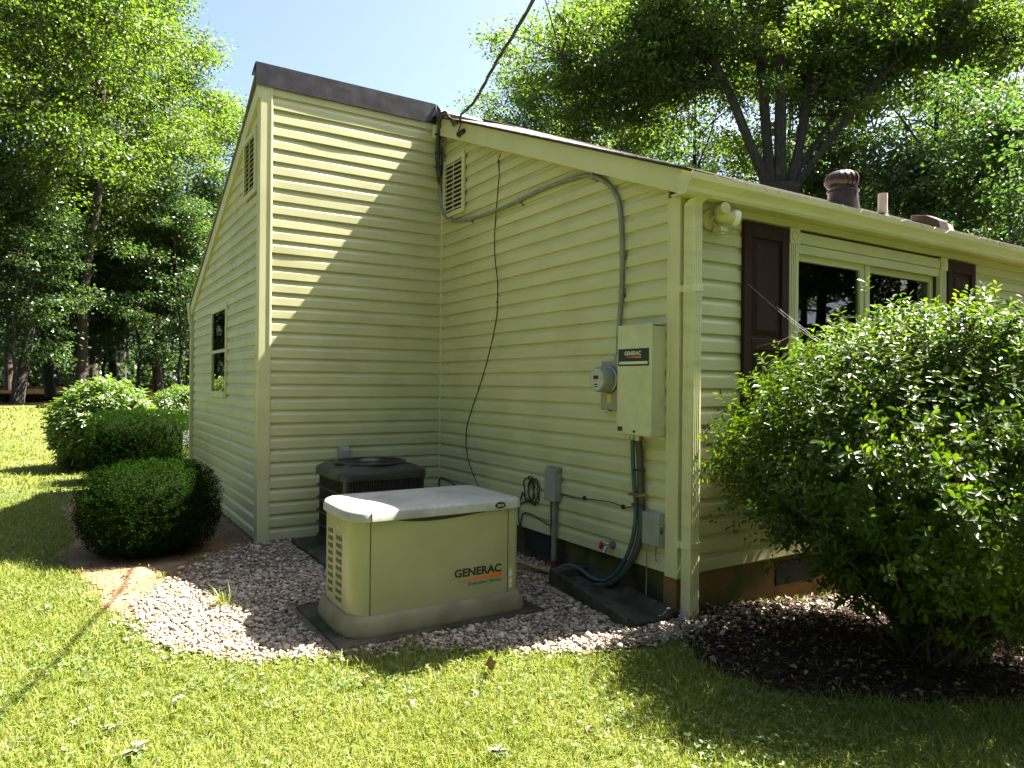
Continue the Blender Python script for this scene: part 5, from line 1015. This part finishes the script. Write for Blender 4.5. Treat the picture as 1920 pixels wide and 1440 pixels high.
def pebbles():
    r = np.random.default_rng(3); n = 42000; x = r.uniform(-2.95, 0.1, n); y = r.uniform(-0.4, 3.35, n)
    jx = x + r.normal(size=n) * 0.05; jy = y + r.normal(size=n) * 0.05; keep = inpoly(GRAVEL, jx, jy) & ~inpoly([(0.0, 0.03), (0.2, 0.03), (0.2, 4), (-LB, 4), (-LB, LA), (0.0, LA)], x, y)
    for q in PADS: keep &= ~inpoly(q, x, y)
    keep &= ~((y > 2.2) & (x < -1.6) & (r.uniform(size=n) < 0.55))
    x, y = x[keep], y[keep]
    # a few strays along the front of the front wall
    xe = r.uniform(-0.1, 3.0, 900); ye = -0.12 - np.abs(r.normal(size=900)) * 0.14; x = np.concatenate([x, xe]); y = np.concatenate([y, ye])
    m_ = len(x); bmx = bmesh.new(); bmesh.ops.create_icosphere(bmx, subdivisions=1, radius=1); bv = np.array([v.co[:] for v in bmx.verts]); bf = np.array([[v.index for v in f.verts] for f in bmx.faces]); bmx.free()
    s_ = np.exp(r.normal(size=m_) * 0.42) * 0.0090; sx, sy, sz = s_ * r.uniform(0.8, 1.4, m_), s_ * r.uniform(0.7, 1.1, m_), s_ * r.uniform(0.5, 0.8, m_)
    a = r.uniform(0, 6.28, m_); tl = r.normal(size=m_) * 0.3
    nzv = 1 + 0.13 * r.normal(size=(m_, len(bv), 1)); P = bv[None] * nzv * np.stack([sx, sy, sz], 1)[:, None]
    ct, st = np.cos(tl)[:, None], np.sin(tl)[:, None]; X, Y, Z = P[..., 0] * ct - P[..., 2] * st, P[..., 1], P[..., 0] * st + P[..., 2] * ct
    ca, sa = np.cos(a)[:, None], np.sin(a)[:, None]; X, Y = X * ca - Y * sa, X * sa + Y * ca
    lay = r.uniform(-0.002, 0.016, m_); v = np.stack([X + x[:, None], Y + y[:, None], Z + (gz(x, y) + 0.010 + lay)[:, None]], 2).reshape(-1, 3)
    f = (np.arange(m_)[:, None, None] * len(bv) + bf[None]).reshape(-1, 3); o = np_mesh('gravel', v, f, 'pebble', smooth=True); tag(o, 'loose pinkish grey river gravel round the generator', 'gravel', kind='stuff')
pebbles()
def flakes(name, n, poly, size, mat, seed, label, lift=0.012, curl=0.35, xlim=(-0.8, 4.5), ylim=(-2.5, 0.0), extra=None, asp=(0.3, 0.7)):
    r = np.random.default_rng(seed); x = r.uniform(*xlim, n); y = r.uniform(*ylim, n); jx = x + r.normal(size=n) * 0.05; keep = inpoly(poly, jx, y)
    if extra is not None: keep &= extra(x, y, r)
    x, y = x[keep], y[keep]; m_ = len(x); pos = np.stack([x, y, gz(x, y) + r.uniform(0.008, 0.008 + lift, m_)], 1); a = r.uniform(0, 6.28, m_)
    ax = np.stack([np.cos(a), np.sin(a), r.normal(size=m_) * curl * 0.6], 1); nm = unit(np.array([[0, 0, 1.0]]) + curl * rnd_dirs(m_, r)); L = size * np.exp(np.clip(r.normal(size=m_), -2, 1.6) * 0.32); v, f = leaf_geo(pos, ax, nm, L, L * r.uniform(*asp, m_), True, curl * 0.6)
    o = np_mesh(name, v, f, mat); tag(o, label, 'ground litter', kind='stuff')
flakes('mulch_chips', 26000, MULCH, 0.026, 'chip', 11, 'dark shredded bark chips on the planting bed')
flakes('leaf_litter', 9000, MULCH, 0.030, 'litter', 12, 'dry brown leaves scattered on the planting bed', 0.02, 0.6, extra=lambda x, y, r: r.uniform(size=len(x)) < np.where(y > -0.55, 0.9, 0.28))
flakes('soil_litter', 700, SOIL, 0.03, 'litter', 13, 'dead twigs and leaves on the bare soil strip', 0.01, 0.5, (-3.2, -1.75), (1.3, 7.0))
# ------------------------------------------------------------------ single weeds and leaves
def tuft(name, x, y, n, h, label, seed, mat='grass', wd=0.006):
    r = np.random.default_rng(seed); z = gzf(x, y); b = r.uniform(0, 6.28, n); hh = h * r.uniform(0.5, 1.1, n); ln = hh * r.uniform(0.15, 0.8, n); p0 = np.stack([x + r.normal(size=n) * 0.025, y + r.normal(size=n) * 0.025, np.full(n, z)], 1)
    bd = np.stack([np.cos(b), np.sin(b), 0 * b], 1); sd = np.stack([-np.sin(b), np.cos(b), 0 * b], 1) * wd / 2; vs, fs = [], []
    pts = [p0 + bd * (ln * t * t)[:, None] + np.stack([0 * b, 0 * b, hh * (t - 0.25 * t ** 3)], 1) for t in (0, .35, .7, 1)]
    v = np.stack([q + s_ * sd * w_ for q, w_ in zip(pts, (1, .9, .6, .1)) for s_ in (-1, 1)], 1).reshape(-1, 3); i = np.arange(n)[:, None] * 8
    f = np.concatenate([i + np.array([[2 * k, 2 * k + 1, 2 * k + 3, 2 * k + 2]]) for k in range(3)], 0); o = np_mesh(name, v - np.array([x, y, z]), f, mat, loc=(x, y, z)); tag(o, label, 'weed', 'weeds in the gravel'); return o
def ground_at(px, py):
    d = FW * 1330.75 + RT * (px - 960) - UP * (py - 720); t = (0.055 - CAM.z) / d.z; q = CAM + d * t; return q.x, q.y
for i, (px, py, n, h, lab) in enumerate(((415, 1142, 45, 0.17, 'tall sunlit grass tuft at the shadow edge on the gravel'), (335, 1118, 14, 0.09, 'small weed sprig left of the tall tuft on the gravel'), (450, 1150, 16, 0.08, 'small sprig right of the tall tuft at the shadow edge'), (300, 1085, 22, 0.07, 'low grass tuft on the bare soil in shade'), (370, 1052, 18, 0.09, 'dark weed by the foot of the rounded shrub'), (505, 1090, 26, 0.07, 'low weed in the shaded gravel left of the generator'), (765, 1215, 40, 0.09, 'shaded tuft in front of the generator base'), (640, 1200, 36, 0.08, 'weed tuft at the front left foot of the generator'), (1050, 1195, 30, 0.07, 'tuft right of the generator in the shaded gravel'), (1180, 1195, 18, 0.07, 'small tuft at the lower end of the splash block'), (880, 1190, 30, 0.06, 'low tuft in the gravel below the brand lettering'), (1290, 1185, 26, 0.06, 'bright green sprig at the foot of the downspout'))):
    x, y = ground_at(px, py); tuft('weed_tuft', x, y, n, h, lab, 50 + i)
def broadleaf(px, py, n, L, lab, seed):
    x, y = ground_at(px, py); r = np.random.default_rng(seed); z = gzf(x, y) + 0.02; a = r.uniform(0, 6.28, n); pos = np.stack([x + r.normal(size=n) * 0.004, y + r.normal(size=n) * 0.004, z + r.uniform(0, 0.02, n)], 1)
    v, f = leaf_geo(pos, np.stack([np.cos(a), np.sin(a), r.uniform(0, 0.5, n)], 1), unit(np.array([[0, 0, 1.]]) + .3 * rnd_dirs(n, r)), L * r.uniform(.7, 1.2, n), L * .5 * r.uniform(.8, 1.2, n), True, 0.12, 0.15); o = np_mesh('broadleaf_weed', v - np.array([x, y, z]), f, 'weed', loc=(x, y, z)); tag(o, lab, 'weed', 'pale broadleaf weeds in the lawn')
for i, (px, py, n, L, lab) in enumerate(((255, 1420, 14, 0.055, 'largest pale broadleaf weed at the bottom left of the lawn'), (215, 1378, 7, 0.04, 'pale weed just left above the largest broadleaf weed'), (85, 1152, 6, 0.05, 'pale weed in the lawn left of the bare soil'), (335, 1325, 6, 0.035, 'small pale weed in the middle of the left lawn'), (500, 1333, 5, 0.03, 'small pale weed below the gravel edge'), (935, 1425, 16, 0.035, 'bluish weed clump at the bottom centre of the lawn'), (145, 1372, 5, 0.035, 'tiny pale weed near the shadow of the wire'))):
    broadleaf(px, py, n, L, lab, 80 + i)
def dry_leaf(px, py, L, lab, seed, standing=False):
    x, y = ground_at(px, py); z = gzf(x, y) + (0.035 if standing else 0.03); r = random.Random(seed); mb = MB(); n = 7; vs = []; fs = []; a = r.uniform(0, 6.28)
    for i in range(n):
        t = i / (n - 1); wv = L * 0.30 * math.sin(math.pi * min(1, t * 0.92 + 0.04)) * (1 + 0.35 * math.sin(i * 2.4)); zz = z + L * (0.9 * t if standing else 0.25 * math.sin(3 * t))
        c = V(x + math.cos(a) * L * t * (0.5 if standing else 1), y + math.sin(a) * L * t * (0.5 if standing else 1), zz); s_ = V(-math.sin(a), math.cos(a), 0.3)
        vs += [c - s_ * wv, c + V(0, 0, -wv * 0.4), c + s_ * wv]
    for i in range(n - 1):
        for j in range(2): q = i * 3 + j; fs.append((q, q + 1, q + 4, q + 3))
    mb.add(vs, fs, True); mb.tube([(x - math.cos(a) * L * 0.4, y - math.sin(a) * L * 0.4, z - 0.02), (x, y, z)], 0.0025, 5); o = mb.build('fallen_leaf', 'litter', loc=(x, y, z)); tag(o, lab, 'leaf', 'dry leaves on the lawn')
for i, (px, py, L, st_, lab) in enumerate(((922, 1270, 0.085, True, 'curled brown leaf standing upright in the lawn below the generator'), (905, 1290, 0.05, True, 'dark twisted leaf just below the upright curled one'), (895, 1314, 0.05, False, 'flat reddish leaf in the lawn under the curled one'), (775, 1335, 0.05, False, 'small brown leaf in the lawn left of centre'), (700, 1285, 0.06, False, 'thin brown leaf in the grass near the shadow patch'), (1110, 1375, 0.05, False, 'brown leaf in the lawn near the bush shadow'))):
    dry_leaf(px, py, L, lab, 5 + i, st_)
# silk threads between shutter and bush
wb = thing('spider_web', (0.8, -0.2, 2.0), 'pale spider threads between the left shutter and the bush', 'spider web')
for a, b in (((0.55, -0.03, 2.15), (0.95, -0.35, 1.72)), ((0.72, -0.15, 1.98), (1.02, -0.45, 1.66)), ((0.62, -0.08, 1.72), (0.85, -0.28, 1.84)), ((0.80, -0.25, 1.83), (1.15, -0.35, 1.70))):
    mb = MB(); a, b = V(*a), V(*b); mb.tube([a, a.lerp(b, .5) + V(0, 0, -0.02), b], 0.0004, 4); mb.build('thread', 'web', wb)
